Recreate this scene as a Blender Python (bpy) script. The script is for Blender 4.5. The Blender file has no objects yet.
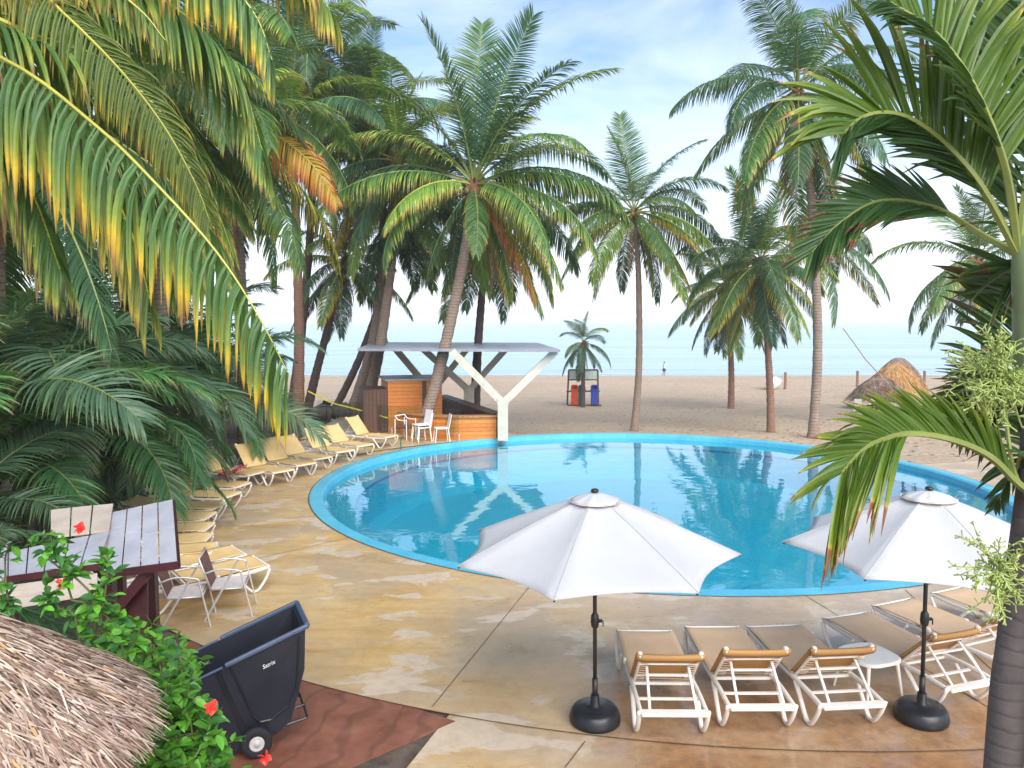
import bpy, bmesh, math, random
import numpy as np
from mathutils import Vector, Matrix, Euler
random.seed(7)
R = math.radians
S = bpy.context.scene
COL = S.collection
# ------------------------------------------------------------------ camera
F = 769.0; PITCH = math.atan(62/F); CH = 4.2
cd = bpy.data.cameras.new('camera'); cam = bpy.data.objects.new('camera', cd); COL.objects.link(cam)
cam.location = (0, 0, CH); cam.rotation_euler = (math.pi/2 - PITCH, 0, 0)
cd.sensor_width = 36; cd.lens = 36*F/1024; cd.clip_end = 20000; cd.clip_start = 0.05
S.camera = cam
# ------------------------------------------------------------------ world
W = bpy.data.worlds.new('World'); S.world = W; W.use_nodes = True
nt = W.node_tree; N = nt.nodes; Lk = nt.links
bg = N['Background']
sky = N.new('ShaderNodeTexSky'); sky.sky_type = 'NISHITA'; sky.sun_disc = False
SUN_EL, SUN_AZ = 40, 160        # azimuth measured clockwise from +Y: behind the camera, to its left
sky.sun_elevation = R(SUN_EL); sky.sun_rotation = R(SUN_AZ); sky.air_density = 1.0; sky.dust_density = 1.6; sky.ozone_density = 2.2
tc = N.new('ShaderNodeTexCoord'); mp = N.new('ShaderNodeMapping'); mp.inputs['Scale'].default_value = (1.0, 1.0, 3.2)
mp.inputs['Location'].default_value = (0.35, 0.1, 0.6)
nz = N.new('ShaderNodeTexNoise'); nz.inputs['Scale'].default_value = 2.1; nz.inputs['Detail'].default_value = 7; nz.inputs['Roughness'].default_value = 0.55; nz.inputs['Distortion'].default_value = 0.4
cr = N.new('ShaderNodeValToRGB'); cr.color_ramp.elements[0].position = 0.47; cr.color_ramp.elements[1].position = 0.68
sx = N.new('ShaderNodeSeparateXYZ'); mr = N.new('ShaderNodeMapRange')
mr.inputs['From Min'].default_value = 0.0; mr.inputs['From Max'].default_value = 0.30; mr.inputs['To Min'].default_value = 1.0; mr.inputs['To Max'].default_value = 0.0
mr.interpolation_type = 'SMOOTHSTEP'
mx = N.new('ShaderNodeMixRGB'); mx.inputs[2].default_value = (5.7, 6.0, 6.6, 1)
mth = N.new('ShaderNodeMath'); mth.operation = 'MAXIMUM'
ml = N.new('ShaderNodeMath'); ml.operation = 'MULTIPLY'; ml.inputs[1].default_value = 0.45
m2 = N.new('ShaderNodeMath'); m2.operation = 'MULTIPLY'; m2.inputs[1].default_value = 0.92
Lk.new(tc.outputs['Generated'], mp.inputs['Vector']); Lk.new(mp.outputs[0], nz.inputs['Vector'])
Lk.new(nz.outputs['Fac'], cr.inputs[0]); Lk.new(cr.outputs[0], ml.inputs[0])
Lk.new(tc.outputs['Generated'], sx.inputs[0]); Lk.new(sx.outputs['Z'], mr.inputs['Value'])
Lk.new(mr.outputs[0], m2.inputs[0]); Lk.new(ml.outputs[0], mth.inputs[0]); Lk.new(m2.outputs[0], mth.inputs[1])
Lk.new(mth.outputs[0], mx.inputs[0]); Lk.new(sky.outputs[0], mx.inputs[1]); Lk.new(mx.outputs[0], bg.inputs['Color'])
bg.inputs['Strength'].default_value = 0.12
sl = bpy.data.lights.new('sun', 'SUN'); sl.energy = 2.1; sl.angle = R(60); sl.color = (1, 0.95, 0.86)
so = bpy.data.objects.new('sun', sl); COL.objects.link(so)
sd = Vector((math.sin(R(SUN_AZ))*math.cos(R(SUN_EL)), math.cos(R(SUN_AZ))*math.cos(R(SUN_EL)), math.sin(R(SUN_EL))))
so.rotation_euler = (-sd).to_track_quat('-Z', 'Y').to_euler()
S.view_settings.view_transform = 'Standard'; S.view_settings.look = 'None'; S.view_settings.gamma = 1
S.view_settings.exposure = 1.1
S.cycles.max_bounces = 10; S.cycles.volume_bounces = 2; S.cycles.transmission_bounces = 8; S.cycles.transparent_max_bounces = 16; S.cycles.caustics_reflective = False; S.cycles.caustics_refractive = False

# ------------------------------------------------------------------ helpers
cp, sp = math.cos(PITCH), math.sin(PITCH)
def P(px, py, Y):
    u = (px-512)/F; v = -(py-384)/F
    d = Vector((u, cp+v*sp, -sp+v*cp)); return Vector((0, 0, CH)) + d*(Y/d.y)
def PZ(px, py, z):
    u = (px-512)/F; v = -(py-384)/F
    d = Vector((u, cp+v*sp, -sp+v*cp)); return Vector((0, 0, CH)) + d*((z-CH)/d.z)
def G(px, py): return PZ(px, py, 0)

def sstep(a, b, x):
    t = min(1, max(0, (x-a)/(b-a))); return t*t*(3-2*t)
def terr(x, y): return -0.03 - 0.87*sstep(28.95, 31.2, y) - min(1.6, max(0, y-31)*0.018) - min(2.5, 0.05*max(0, y-88))
def PT(px, py):
    z = 0
    for _ in range(30):
        p = PZ(px, py, z); z = terr(p.x, p.y)
    return PZ(px, py, z)

def tag(o, label=None, cat=None, group=None, kind=None):
    if label: o['label'] = label
    if cat: o['category'] = cat
    if group: o['group'] = group
    if kind: o['kind'] = kind
    return o
def empty(name, loc, rz=0, label=None, cat=None, group=None):
    o = bpy.data.objects.new(name, None); COL.objects.link(o); o.location = loc; o.rotation_euler = (0, 0, rz)
    o.empty_display_size = 0.2
    return tag(o, label, cat, group)
def copy_tree(o, parent=None):
    c = o.copy(); COL.objects.link(c); c.parent = parent
    for ch in list(o.children): copy_tree(ch, c)
    return c

class MB:
    def __init__(s): s.v = []; s.f = []; s.m = []; s.a = []; s.r = []
    def add(s, vs, fs, mi=0, lt=None, rnd=0.5):
        b = len(s.v); s.v.extend(tuple(p) for p in vs)
        s.a.extend(lt if lt is not None else [0.0]*len(vs)); s.r.extend([rnd]*len(vs))
        for f in fs: s.f.append(tuple(b+i for i in f)); s.m.append(mi)
    def box(s, c, d, rot=None, mi=0, taper=1.0, bev=0.0):
        x, y, z = d[0]/2, d[1]/2, d[2]/2
        bv = min(bev, x*0.9, y*0.9, z*0.9)
        if bv > 0:
            vs = []
            # eight corners, three vertices each
            fs = []
            idx = {}
            for sx_ in (-1, 1):
                for sy in (-1, 1):
                    for sz in (-1, 1):
                        for ax in range(3):
                            q = [sx_*(x-bv), sy*(y-bv), sz*(z-bv)]
                            q[ax] = (sx_*x, sy*y, sz*z)[ax]
                            idx[(sx_, sy, sz, ax)] = len(vs); vs.append(Vector(q))
            def face(k):
                ctr = sum((vs[i] for i in k), Vector())/len(k)
                n = (vs[k[1]]-vs[k[0]]).cross(vs[k[2]]-vs[k[1]])
                fs.append(k if n.dot(ctr) > 0 else k[::-1])
            for ax in range(3):
                for sg in (-1, 1):
                    o_ = [a for a in range(3) if a != ax]; k = []
                    for a, b in ((-1, -1), (1, -1), (1, 1), (-1, 1)):
                        t = [0, 0, 0]; t[ax] = sg; t[o_[0]] = a; t[o_[1]] = b; k.append(idx[(t[0], t[1], t[2], ax)])
                    face(k)
            for a1 in range(3):
                for a2 in range(a1+1, 3):
                    a3 = 3-a1-a2
                    for s1 in (-1, 1):
                        for s2 in (-1, 1):
                            k = []
                            for s3, ax in ((-1, a1), (-1, a2), (1, a2), (1, a1)):
                                t = [0, 0, 0]; t[a1] = s1; t[a2] = s2; t[a3] = s3; k.append(idx[(t[0], t[1], t[2], ax)])
                            face(k)
            for sx_ in (-1, 1):
                for sy in (-1, 1):
                    for sz in (-1, 1): face([idx[(sx_, sy, sz, a)] for a in range(3)])
        else:
            vs = [Vector((a*x*(taper if c_ > 0 else 1), b*y*(taper if c_ > 0 else 1), c_*z)) for c_ in (-1, 1) for b in (-1, 1) for a in (-1, 1)]
            fs = [(0, 2, 3, 1), (4, 5, 7, 6), (0, 1, 5, 4), (2, 6, 7, 3), (0, 4, 6, 2), (1, 3, 7, 5)]
        if rot is not None: vs = [rot @ p for p in vs]
        s.add([Vector(c)+p for p in vs], fs, mi)
    def beam(s, a, b, w, h, mi=0, up=Vector((0, 0, 1)), bev=0.0):
        a = Vector(a); b = Vector(b); d = (b-a); L = d.length; d.normalize()
        sd_ = d.cross(up)
        if sd_.length < 1e-4: sd_ = Vector((1, 0, 0))
        sd_.normalize(); u = sd_.cross(d)
        s.box((a+b)/2, (L, w, h), Matrix((d, sd_, u)).transposed(), mi, bev=bev)
    def tube(s, pts, rad, n=8, mi=0, cap=True, squash=1.0, rnd=0.5, ltf=None):
        pts = [Vector(p) for p in pts]; m = len(pts)
        if not hasattr(rad, '__len__'): rad = [rad]*m
        vs = []; up = None; lt = []
        for i, p in enumerate(pts):
            t = (pts[min(i+1, m-1)]-pts[max(i-1, 0)]).normalized()
            if up is None:
                up = Vector((0, 0, 1)) if abs(t.z) < 0.9 else Vector((0, 1, 0))
            up = (up - t*up.dot(t)).normalized(); sd_ = t.cross(up)
            for k in range(n):
                a = 2*math.pi*k/n
                vs.append(p+(sd_*math.cos(a)+up*math.sin(a)*squash)*rad[i]); lt.append(ltf(i/(m-1)) if ltf else 0.0)
        fs = []
        for i in range(m-1):
            for k in range(n):
                fs.append((i*n+k, i*n+(k+1) % n, (i+1)*n+(k+1) % n, (i+1)*n+k))
        if cap:
            fs.append(tuple(range(n-1, -1, -1))); fs.append(tuple((m-1)*n+k for k in range(n)))
        s.add(vs, fs, mi, lt, rnd)
    def lathe(s, prof, n=24, c=(0, 0, 0), mi=0, a0=0, a1=2*math.pi, jit=None):
        full = abs(a1-a0-2*math.pi) < 1e-6; k = n if full else n+1
        vs = []; c = Vector(c)
        for r, z in prof:
            for i in range(k):
                a = a0+(a1-a0)*i/n; rr = r
                if jit: rr = r+jit(a, r, z)
                vs.append(c+Vector((rr*math.cos(a), rr*math.sin(a), z)))
        fs = []
        for j in range(len(prof)-1):
            for i in range(n):
                b = (i+1) % k
                fs.append((j*k+i, j*k+b, (j+1)*k+b, (j+1)*k+i))
        s.add(vs, fs, mi)
    def sphere(s, c, r, n=10, mi=0, sc=(1, 1, 1), rot=None):
        prof = []
        vs = []; fs = []; m = n//2
        for j in range(m+1):
            th = math.pi*j/m
            for i in range(n):
                a = 2*math.pi*i/n
                p = Vector((r*math.sin(th)*math.cos(a)*sc[0], r*math.sin(th)*math.sin(a)*sc[1], r*math.cos(th)*sc[2]))
                if rot is not None: p = rot @ p
                vs.append(Vector(c)+p)
        for j in range(m):
            for i in range(n):
                fs.append((j*n+i, (j+1)*n+i, (j+1)*n+(i+1) % n, j*n+(i+1) % n))
        s.add(vs, fs, mi)
    def mesh(s, name, mats, smooth=False):
        me = bpy.data.meshes.new(name); me.from_pydata(s.v, [], s.f)
        for m in (mats if isinstance(mats, (list, tuple)) else [mats]): me.materials.append(m)
        me.polygons.foreach_set('material_index', s.m)
        if smooth: me.polygons.foreach_set('use_smooth', [True]*len(s.f))
        at = me.attributes.new('lt', 'FLOAT', 'POINT'); at.data.foreach_set('value', s.a)
        at = me.attributes.new('rnd', 'FLOAT', 'POINT'); at.data.foreach_set('value', s.r)
        me.update(); return me
    def build(s, name, mats, parent=None, smooth=False, loc=None):
        me = s.mesh(name, mats, smooth)
        o = bpy.data.objects.new(name, me); COL.objects.link(o)
        if parent: o.parent = parent
        if loc is not None: o.location = loc
        return o

def mesh_obj(me, name, parent=None):
    o = bpy.data.objects.new(name, me); COL.objects.link(o)
    if parent: o.parent = parent
    return o

# ------------------------------------------------------------------ materials
class NT:
    def __init__(s, name):
        s.m = bpy.data.materials.new(name); s.m.use_nodes = True; s.t = s.m.node_tree; s.n = s.t.nodes; s.b = s.n['Principled BSDF']
    def node(s, t, **kw):
        n = s.n.new(t)
        for k, v in kw.items():
            if k in n.inputs: n.inputs[k].default_value = v
            else: setattr(n, k, v)
        return n
    def link(s, a, b): s.t.links.new(a, b)
    def noise(s, scale, detail=4, rough=0.55, vec=None, dist=0.0):
        n = s.node('ShaderNodeTexNoise'); n.inputs['Scale'].default_value = scale; n.inputs['Detail'].default_value = detail
        n.inputs['Roughness'].default_value = rough; n.inputs['Distortion'].default_value = dist
        if vec is not None: s.link(vec, n.inputs['Vector'])
        return n.outputs['Fac']
    def ramp(s, fac, stops):
        n = s.node('ShaderNodeValToRGB'); e = n.color_ramp.elements
        while len(e) < len(stops): e.new(0.5)
        for i, (p, c) in enumerate(stops):
            e[i].position = p; e[i].color = (*c, 1) if hasattr(c, '__len__') else (c, c, c, 1)
        s.link(fac, n.inputs[0]); return n.outputs[0]
    def mix(s, fac, a, b, mode='MIX'):
        n = s.node('ShaderNodeMixRGB'); n.blend_type = mode
        for i, x in ((0, fac), (1, a), (2, b)):
            if isinstance(x, (int, float)): n.inputs[i].default_value = x
            elif isinstance(x, tuple): n.inputs[i].default_value = (*x, 1)
            else: s.link(x, n.inputs[i])
        return n.outputs[0]
    def math(s, op, a, b=0.0):
        n = s.node('ShaderNodeMath'); n.operation = op
        for i, x in ((0, a), (1, b)):
            if isinstance(x, (int, float)): n.inputs[i].default_value = x
            else: s.link(x, n.inputs[i])
        return n.outputs[0]
    def pos(s, scale=(1, 1, 1), loc=(0, 0, 0), rot=(0, 0, 0), obj=True):
        t = s.node('ShaderNodeTexCoord'); m = s.node('ShaderNodeMapping')
        m.inputs['Scale'].default_value = scale; m.inputs['Location'].default_value = loc; m.inputs['Rotation'].default_value = rot
        s.link(t.outputs['Object'], m.inputs['Vector']); return m.outputs[0]
    def attr(s, name):
        n = s.node('ShaderNodeAttribute'); n.attribute_name = name; return n.outputs['Fac']
    def objrand(s): return s.node('ShaderNodeObjectInfo').outputs['Random']
    def bump(s, h, strength=0.3, dist=0.02):
        n = s.node('ShaderNodeBump'); n.inputs['Strength'].default_value = strength; n.inputs['Distance'].default_value = dist
        s.link(h, n.inputs['Height']); s.link(n.outputs[0], s.b.inputs['Normal'])
    def base(s, c):
        if isinstance(c, tuple): s.b.inputs['Base Color'].default_value = (*c, 1)
        else: s.link(c, s.b.inputs['Base Color'])
    def rough(s, r):
        if isinstance(r, (int, float)): s.b.inputs['Roughness'].default_value = r
        else: s.link(r, s.b.inputs['Roughness'])

def simple(name, c, r=0.6, var=0.18, scale=6, bump=0.0, metal=0.0, dirt=None):
    t = NT(name); v = t.pos()
    n = t.noise(scale, 5, 0.6, v)
    c2 = tuple(x*(1-var) for x in c); c3 = tuple(min(1, x*(1+var)) for x in c)
    col = t.ramp(n, [(0.3, c2), (0.7, c3)])
    if dirt:
        n2 = t.noise(scale*0.7, 6, 0.7, v); col = t.mix(t.ramp(n2, [(0.52, 0.0), (0.72, 0.55)]), col, dirt)
    t.base(col); t.rough(r); t.b.inputs['Metallic'].default_value = metal
    if bump: t.bump(t.noise(scale*8, 4, 0.6, v), bump, 0.01)
    return t.m

def leaf_mat(name, base, mid, tip, tipdark, tippos=0.75, trans=0.3, rough=0.42, var=0.35):
    t = NT(name); lt = t.attr('lt'); rn = t.attr('rnd'); orr = t.objrand()
    k = t.math('ADD', lt, t.math('MULTIPLY', t.math('SUBTRACT', rn, 0.5), 0.35))
    k = t.math('ADD', k, t.math('MULTIPLY', t.math('SUBTRACT', orr, 0.5), 0.25))
    col = t.ramp(k, [(0.0, base), (tippos*0.55, base), (tippos, mid), (min(0.97, tippos+0.16), tip), (1.0, tipdark)])
    br = t.math('ADD', 1-var/2, t.math('MULTIPLY', rn, var))
    br = t.math('MULTIPLY', br, t.math('ADD', 0.85, t.math('MULTIPLY', orr, 0.4)))
    n = t.noise(3.0, 3, 0.6, t.pos()); br = t.math('MULTIPLY', br, t.math('ADD', 0.7, t.math('MULTIPLY', n, 0.6)))
    n9 = t.noise(38.0, 4, 0.7, t.pos()); br = t.math('MULTIPLY', br, t.math('ADD', 0.72, t.math('MULTIPLY', n9, 0.56)))
    cb = t.node('ShaderNodeCombineXYZ'); 
    for i in range(3): t.link(br, cb.inputs[i])
    col = t.mix(1.0, col, cb.outputs[0], 'MULTIPLY')
    t.base(col); t.rough(rough); t.b.inputs['Specular IOR Level'].default_value = 0.45
    tr = t.node('ShaderNodeBsdfTranslucent'); ms = t.node('ShaderNodeMixShader'); ms.inputs[0].default_value = trans
    c2 = t.mix(0.5, col, (0.35, 0.5, 0.06), 'MIX'); c2 = t.mix(0.6, col, t.mix(1.0, c2, (1.0, 1.0, 0.6), 'MULTIPLY'))
    t.link(c2, tr.inputs['Color'])
    out = t.n['Material Output']
    t.link(t.b.outputs[0], ms.inputs[1]); t.link(tr.outputs[0], ms.inputs[2]); t.link(ms.outputs[0], out.inputs['Surface'])
    return t.m

M = {}
M['frond_green'] = leaf_mat('frond_green', (0.075, 0.17, 0.045), (0.15, 0.25, 0.04), (0.36, 0.36, 0.06), (0.2, 0.13, 0.05), 0.72)
M['frond_blue'] = leaf_mat('frond_blue', (0.055, 0.145, 0.075), (0.10, 0.19, 0.07), (0.18, 0.24, 0.06), (0.14, 0.12, 0.06), 0.85)
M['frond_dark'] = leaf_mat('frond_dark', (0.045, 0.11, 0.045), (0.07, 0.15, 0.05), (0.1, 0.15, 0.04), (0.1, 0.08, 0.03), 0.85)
M['frond_lime'] = leaf_mat('frond_lime', (0.15, 0.28, 0.045), (0.2, 0.32, 0.04), (0.42, 0.40, 0.05), (0.3, 0.18, 0.04), 0.7)
M['frond_yellow'] = leaf_mat('frond_yellow', (0.09, 0.19, 0.055), (0.24, 0.32, 0.05), (0.62, 0.44, 0.03), (0.25, 0.12, 0.05), 0.62)
M['frond_olive'] = leaf_mat('frond_olive', (0.11, 0.17, 0.03), (0.20, 0.24, 0.035), (0.45, 0.36, 0.05), (0.25, 0.14, 0.05), 0.68)
M['frond_orange'] = leaf_mat('frond_orange', (0.50, 0.30, 0.035), (0.52, 0.20, 0.035), (0.42, 0.10, 0.035), (0.2, 0.07, 0.03), 0.5)
M['frond_dead'] = leaf_mat('frond_dead', (0.22, 0.10, 0.04), (0.26, 0.12, 0.05), (0.3, 0.16, 0.08), (0.15, 0.08, 0.04), 0.6, trans=0.12, rough=0.7)
M['areca'] = leaf_mat('areca_leaf', (0.10, 0.19, 0.11), (0.11, 0.2, 0.09), (0.12, 0.19, 0.06), (0.16, 0.15, 0.06), 0.85, rough=0.33)
M['areca2'] = leaf_mat('areca_leaf_light', (0.05, 0.15, 0.05), (0.08, 0.2, 0.055), (0.16, 0.26, 0.06), (0.16, 0.15, 0.06), 0.85, rough=0.36)
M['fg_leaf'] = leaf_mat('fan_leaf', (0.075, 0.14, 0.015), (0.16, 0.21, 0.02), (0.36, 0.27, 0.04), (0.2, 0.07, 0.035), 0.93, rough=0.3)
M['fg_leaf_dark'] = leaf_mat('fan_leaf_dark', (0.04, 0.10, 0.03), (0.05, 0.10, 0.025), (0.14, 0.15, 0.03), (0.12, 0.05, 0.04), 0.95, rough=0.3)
M['hib'] = leaf_mat('hibiscus_leaf', (0.12, 0.36, 0.035), (0.14, 0.40, 0.04), (0.11, 0.32, 0.045), (0.12, 0.33, 0.05), 0.8, trans=0.25, rough=0.35, var=0.8)
M['hib_dark'] = leaf_mat('hibiscus_leaf_dark', (0.05, 0.17, 0.04), (0.04, 0.12, 0.03), (0.05, 0.14, 0.035), (0.06, 0.14, 0.04), 0.8, trans=0.15, rough=0.35, var=0.6)
M['rachis'] = simple('rachis', (0.20, 0.24, 0.06), 0.45, 0.25, 3)
M['rachis_y'] = simple('rachis_yellow', (0.42, 0.40, 0.06), 0.4, 0.2, 3)
M['fibre'] = simple('fibre', (0.20, 0.10, 0.05), 0.9, 0.5, 9, 0.5)
M['coconut'] = simple('coconut', (0.16, 0.15, 0.04), 0.5, 0.4, 3)
M['stem'] = simple('stem', (0.12, 0.14, 0.05), 0.6, 0.3, 4)

def trunk_mat(name, c, c2, ring=9.0, rs=1.0):
    t = NT(name); v = t.pos()
    t2 = t.node('ShaderNodeTexCoord'); sp_ = t.node('ShaderNodeSeparateXYZ'); t.link(t2.outputs['Object'], sp_.inputs[0])
    w = t.math('ADD', t.math('MULTIPLY', sp_.outputs['Z'], ring), t.math('MULTIPLY', t.noise(4, 3, 0.6, v), 1.1))
    fr = t.math('FRACT', w)
    n = t.noise(11, 6, 0.7, v); big = t.noise(0.9, 3, 0.6, v)
    col = t.ramp(n, [(0.3, tuple(x*0.6 for x in c)), (0.7, c)])
    col = t.mix(t.ramp(big, [(0.4, 0.0), (0.65, 0.7)]), col, c2)
    col = t.mix(t.ramp(fr, [(0.0, 0.75*rs), (0.12, 0.0), (0.9, 0.0), (1.0, 0.6*rs)]), col, tuple(x*0.35 for x in c))
    t.base(col); t.rough(0.85)
    t.bump(t.math('ADD', t.ramp(fr, [(0.0, 0.0), (0.2, 1.0), (0.9, 0.7), (1.0, 0.1)]), n), 0.6*rs, 0.03)
    return t.m
M['trunk'] = trunk_mat('trunk_bark', (0.36, 0.27, 0.21), (0.22, 0.15, 0.115))
M['trunk_red'] = trunk_mat('trunk_bark_red', (0.33, 0.18, 0.125), (0.2, 0.11, 0.08))
M['trunk_dark'] = trunk_mat('trunk_bark_dark', (0.13, 0.085, 0.075), (0.08, 0.055, 0.05))
M['trunk_fg'] = trunk_mat('trunk_smooth', (0.15, 0.125, 0.12), (0.085, 0.07, 0.068), 15, 0.35)
M['crownshaft'] = simple('crownshaft', (0.19, 0.25, 0.12), 0.4, 0.2, 3, dirt=(0.18, 0.16, 0.08))

# deck
def deck_mat():
    t = NT('stained_concrete'); v = t.pos()
    n1 = t.noise(0.55, 6, 0.6, t.pos((1, 1, 1)), 0.6)
    nst = t.noise(1.3, 6, 0.65, t.pos((0.45, 1.5, 1), rot=(0, 0, R(-25))), 0.5)
    n2 = t.noise(1.1, 5, 0.5, t.pos((0.8, 1.3, 1), (3.3, 1.7, 0)), 0.3)
    n3 = t.noise(6, 8, 0.75, v)
    sy = t.node('ShaderNodeSeparateXYZ'); tc_ = t.node('ShaderNodeTexCoord'); t.link(tc_.outputs['Object'], sy.inputs[0])
    col = t.ramp(nst, [(0.28, (0.36, 0.22, 0.07)), (0.42, (0.56, 0.35, 0.12)), (0.56, (0.62, 0.43, 0.19)), (0.72, (0.62, 0.48, 0.29))])
    col = t.mix(t.ramp(n1, [(0.38, 0.75), (0.58, 0.0)]), col, (0.40, 0.31, 0.21))
    # greyer, paler concrete on the front right part of the ring
    gx = t.node('ShaderNodeMapRange'); t.link(sy.outputs['X'], gx.inputs['Value'])
    gx.inputs['From Min'].default_value = -1.6; gx.inputs['From Max'].default_value = 1.6
    col = t.mix(t.math('MULTIPLY', gx.outputs[0], 0.62), col, t.ramp(n2, [(0.35, (0.40, 0.31, 0.24)), (0.7, (0.56, 0.47, 0.39))]))
    # pale worn patches
    pa = t.ramp(n2, [(0.565, 0.0), (0.585, 1.0)])
    col = t.mix(t.math('MULTIPLY', pa, 0.85), col, (0.60, 0.50, 0.38))
    # dark rust stain + wet around the near loungers
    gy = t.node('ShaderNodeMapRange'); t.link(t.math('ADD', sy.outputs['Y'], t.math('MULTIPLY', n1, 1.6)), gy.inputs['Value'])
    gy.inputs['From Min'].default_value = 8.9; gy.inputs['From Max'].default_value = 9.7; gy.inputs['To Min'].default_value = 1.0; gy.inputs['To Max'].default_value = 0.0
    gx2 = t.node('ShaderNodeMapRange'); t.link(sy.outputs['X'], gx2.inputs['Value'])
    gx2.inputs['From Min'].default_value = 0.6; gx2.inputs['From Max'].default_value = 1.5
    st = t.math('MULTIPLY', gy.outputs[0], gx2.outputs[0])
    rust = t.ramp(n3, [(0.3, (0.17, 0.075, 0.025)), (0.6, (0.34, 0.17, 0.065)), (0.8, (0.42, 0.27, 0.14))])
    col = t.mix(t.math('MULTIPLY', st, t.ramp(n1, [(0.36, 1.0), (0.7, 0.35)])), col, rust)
    col = t.mix(t.ramp(n3, [(0.3, 0.35), (0.55, 0.0)]), col, (0.24, 0.16, 0.09))
    t.base(col)
    wet = t.noise(0.8, 4, 0.55, t.pos((1, 1, 1), (7.1, 2.2, 0)))
    gy3 = t.node('ShaderNodeMapRange'); t.link(sy.outputs['Y'], gy3.inputs['Value'])
    gy3.inputs['From Min'].default_value = 8.0; gy3.inputs['From Max'].default_value = 13.0; gy3.inputs['To Min'].default_value = 1.0; gy3.inputs['To Max'].default_value = 0.0
    wetf = t.ramp(t.math('ADD', wet, t.math('MULTIPLY', t.math('MULTIPLY', gx2.outputs[0], gy3.outputs[0]), 0.22)), [(0.52, 0.0), (0.64, 1.0)])
    rr = t.math('SUBTRACT', 0.46, t.math('MULTIPLY', wetf, 0.32))
    rr = t.math('ADD', rr, t.math('MULTIPLY', t.math('SUBTRACT', n3, 0.5), 0.2)); t.rough(rr)
    t.b.inputs['Specular IOR Level'].default_value = 0.6
    t.bump(n3, 0.12, 0.01)
    return t.m
M['deck'] = deck_mat()
M['joint'] = simple('joint', (0.13, 0.09, 0.06), 0.9)
def redpath():
    t = NT('terracotta_concrete'); v = t.pos((1, 1, 1), rot=(0, 0, R(20)))
    w = t.node('ShaderNodeTexWave'); w.inputs['Scale'].default_value = 0.9; w.inputs['Distortion'].default_value = 14; w.inputs['Detail'].default_value = 3; w.inputs['Detail Scale'].default_value = 0.8
    t.link(v, w.inputs['Vector'])
    n = t.noise(3, 6, 0.65, v)
    col = t.ramp(n, [(0.3, (0.17, 0.06, 0.035)), (0.7, (0.31, 0.125, 0.075))])
    col = t.mix(t.ramp(w.outputs['Fac'], [(0.0, 0.38), (0.16, 0.0)]), col, (0.08, 0.035, 0.025))
    t.base(col); t.rough(t.ramp(n, [(0.3, 0.25), (0.7, 0.5)])); t.bump(w.outputs['Fac'], 0.15, 0.01); return t.m
M['redpath'] = redpath()
def sand():
    t = NT('sand'); v = t.pos()
    a = t.noise(0.12, 5, 0.6, v); b = t.noise(3.2, 9, 0.8, v); c = t.noise(0.6, 6, 0.7, t.pos((0.5, 1.6, 1)))
    col = t.ramp(a, [(0.35, (0.56, 0.42, 0.28)), (0.65, (0.66, 0.50, 0.34))])
    col = t.mix(t.ramp(b, [(0.35, 0.5), (0.6, 0.0)]), col, (0.38, 0.28, 0.19))
    col = t.mix(t.ramp(c, [(0.4, 0.35), (0.6, 0.0)]), col, (0.44, 0.34, 0.24))
    vo = t.node('ShaderNodeTexVoronoi'); vo.inputs['Scale'].default_value = 2.3; vo.inputs['Randomness'].default_value = 1.0; t.link(t.pos((1, 0.8, 1)), vo.inputs['Vector'])
    pit = t.ramp(vo.outputs['Distance'], [(0.12, 0.0), (0.32, 1.0)])
    col = t.mix(t.ramp(t.noise(9, 6, 0.8, v), [(0.40, 0.55), (0.58, 0.0)]), col, (0.34, 0.26, 0.19))
    t.base(col); t.rough(0.95); t.bump(t.math('ADD', b, t.math('ADD', t.math('MULTIPLY', pit, 1.2), t.math('MULTIPLY', c, 2.0))), 1.0, 0.10); return t.m
M['sand'] = sand()
M['soil'] = simple('garden_soil', (0.09, 0.065, 0.05), 0.95, 0.6, 5, 0.8, dirt=(0.2, 0.16, 0.12))
def pooltile(name, c, c2):
    t = NT(name); v = t.pos(); n = t.noise(1.2, 5, 0.6, v); n2 = t.noise(14, 5, 0.7, v)
    col = t.ramp(n, [(0.3, c), (0.7, c2)]); col = t.mix(t.ramp(n2, [(0.55, 0.0), (0.75, 0.35)]), col, (0.45, 0.72, 0.8))
    t.base(col); t.rough(0.4); t.b.inputs['Specular IOR Level'].default_value = 0.4; return t.m
M['rim'] = pooltile('pool_rim_paint', (0.06, 0.38, 0.56), (0.10, 0.48, 0.66))
M['basin'] = pooltile('pool_basin_paint', (0.008, 0.38, 0.56), (0.014, 0.43, 0.61))
M['poolline'] = simple('pool_line_tile', (0.01, 0.16, 0.42), 0.5)
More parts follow.
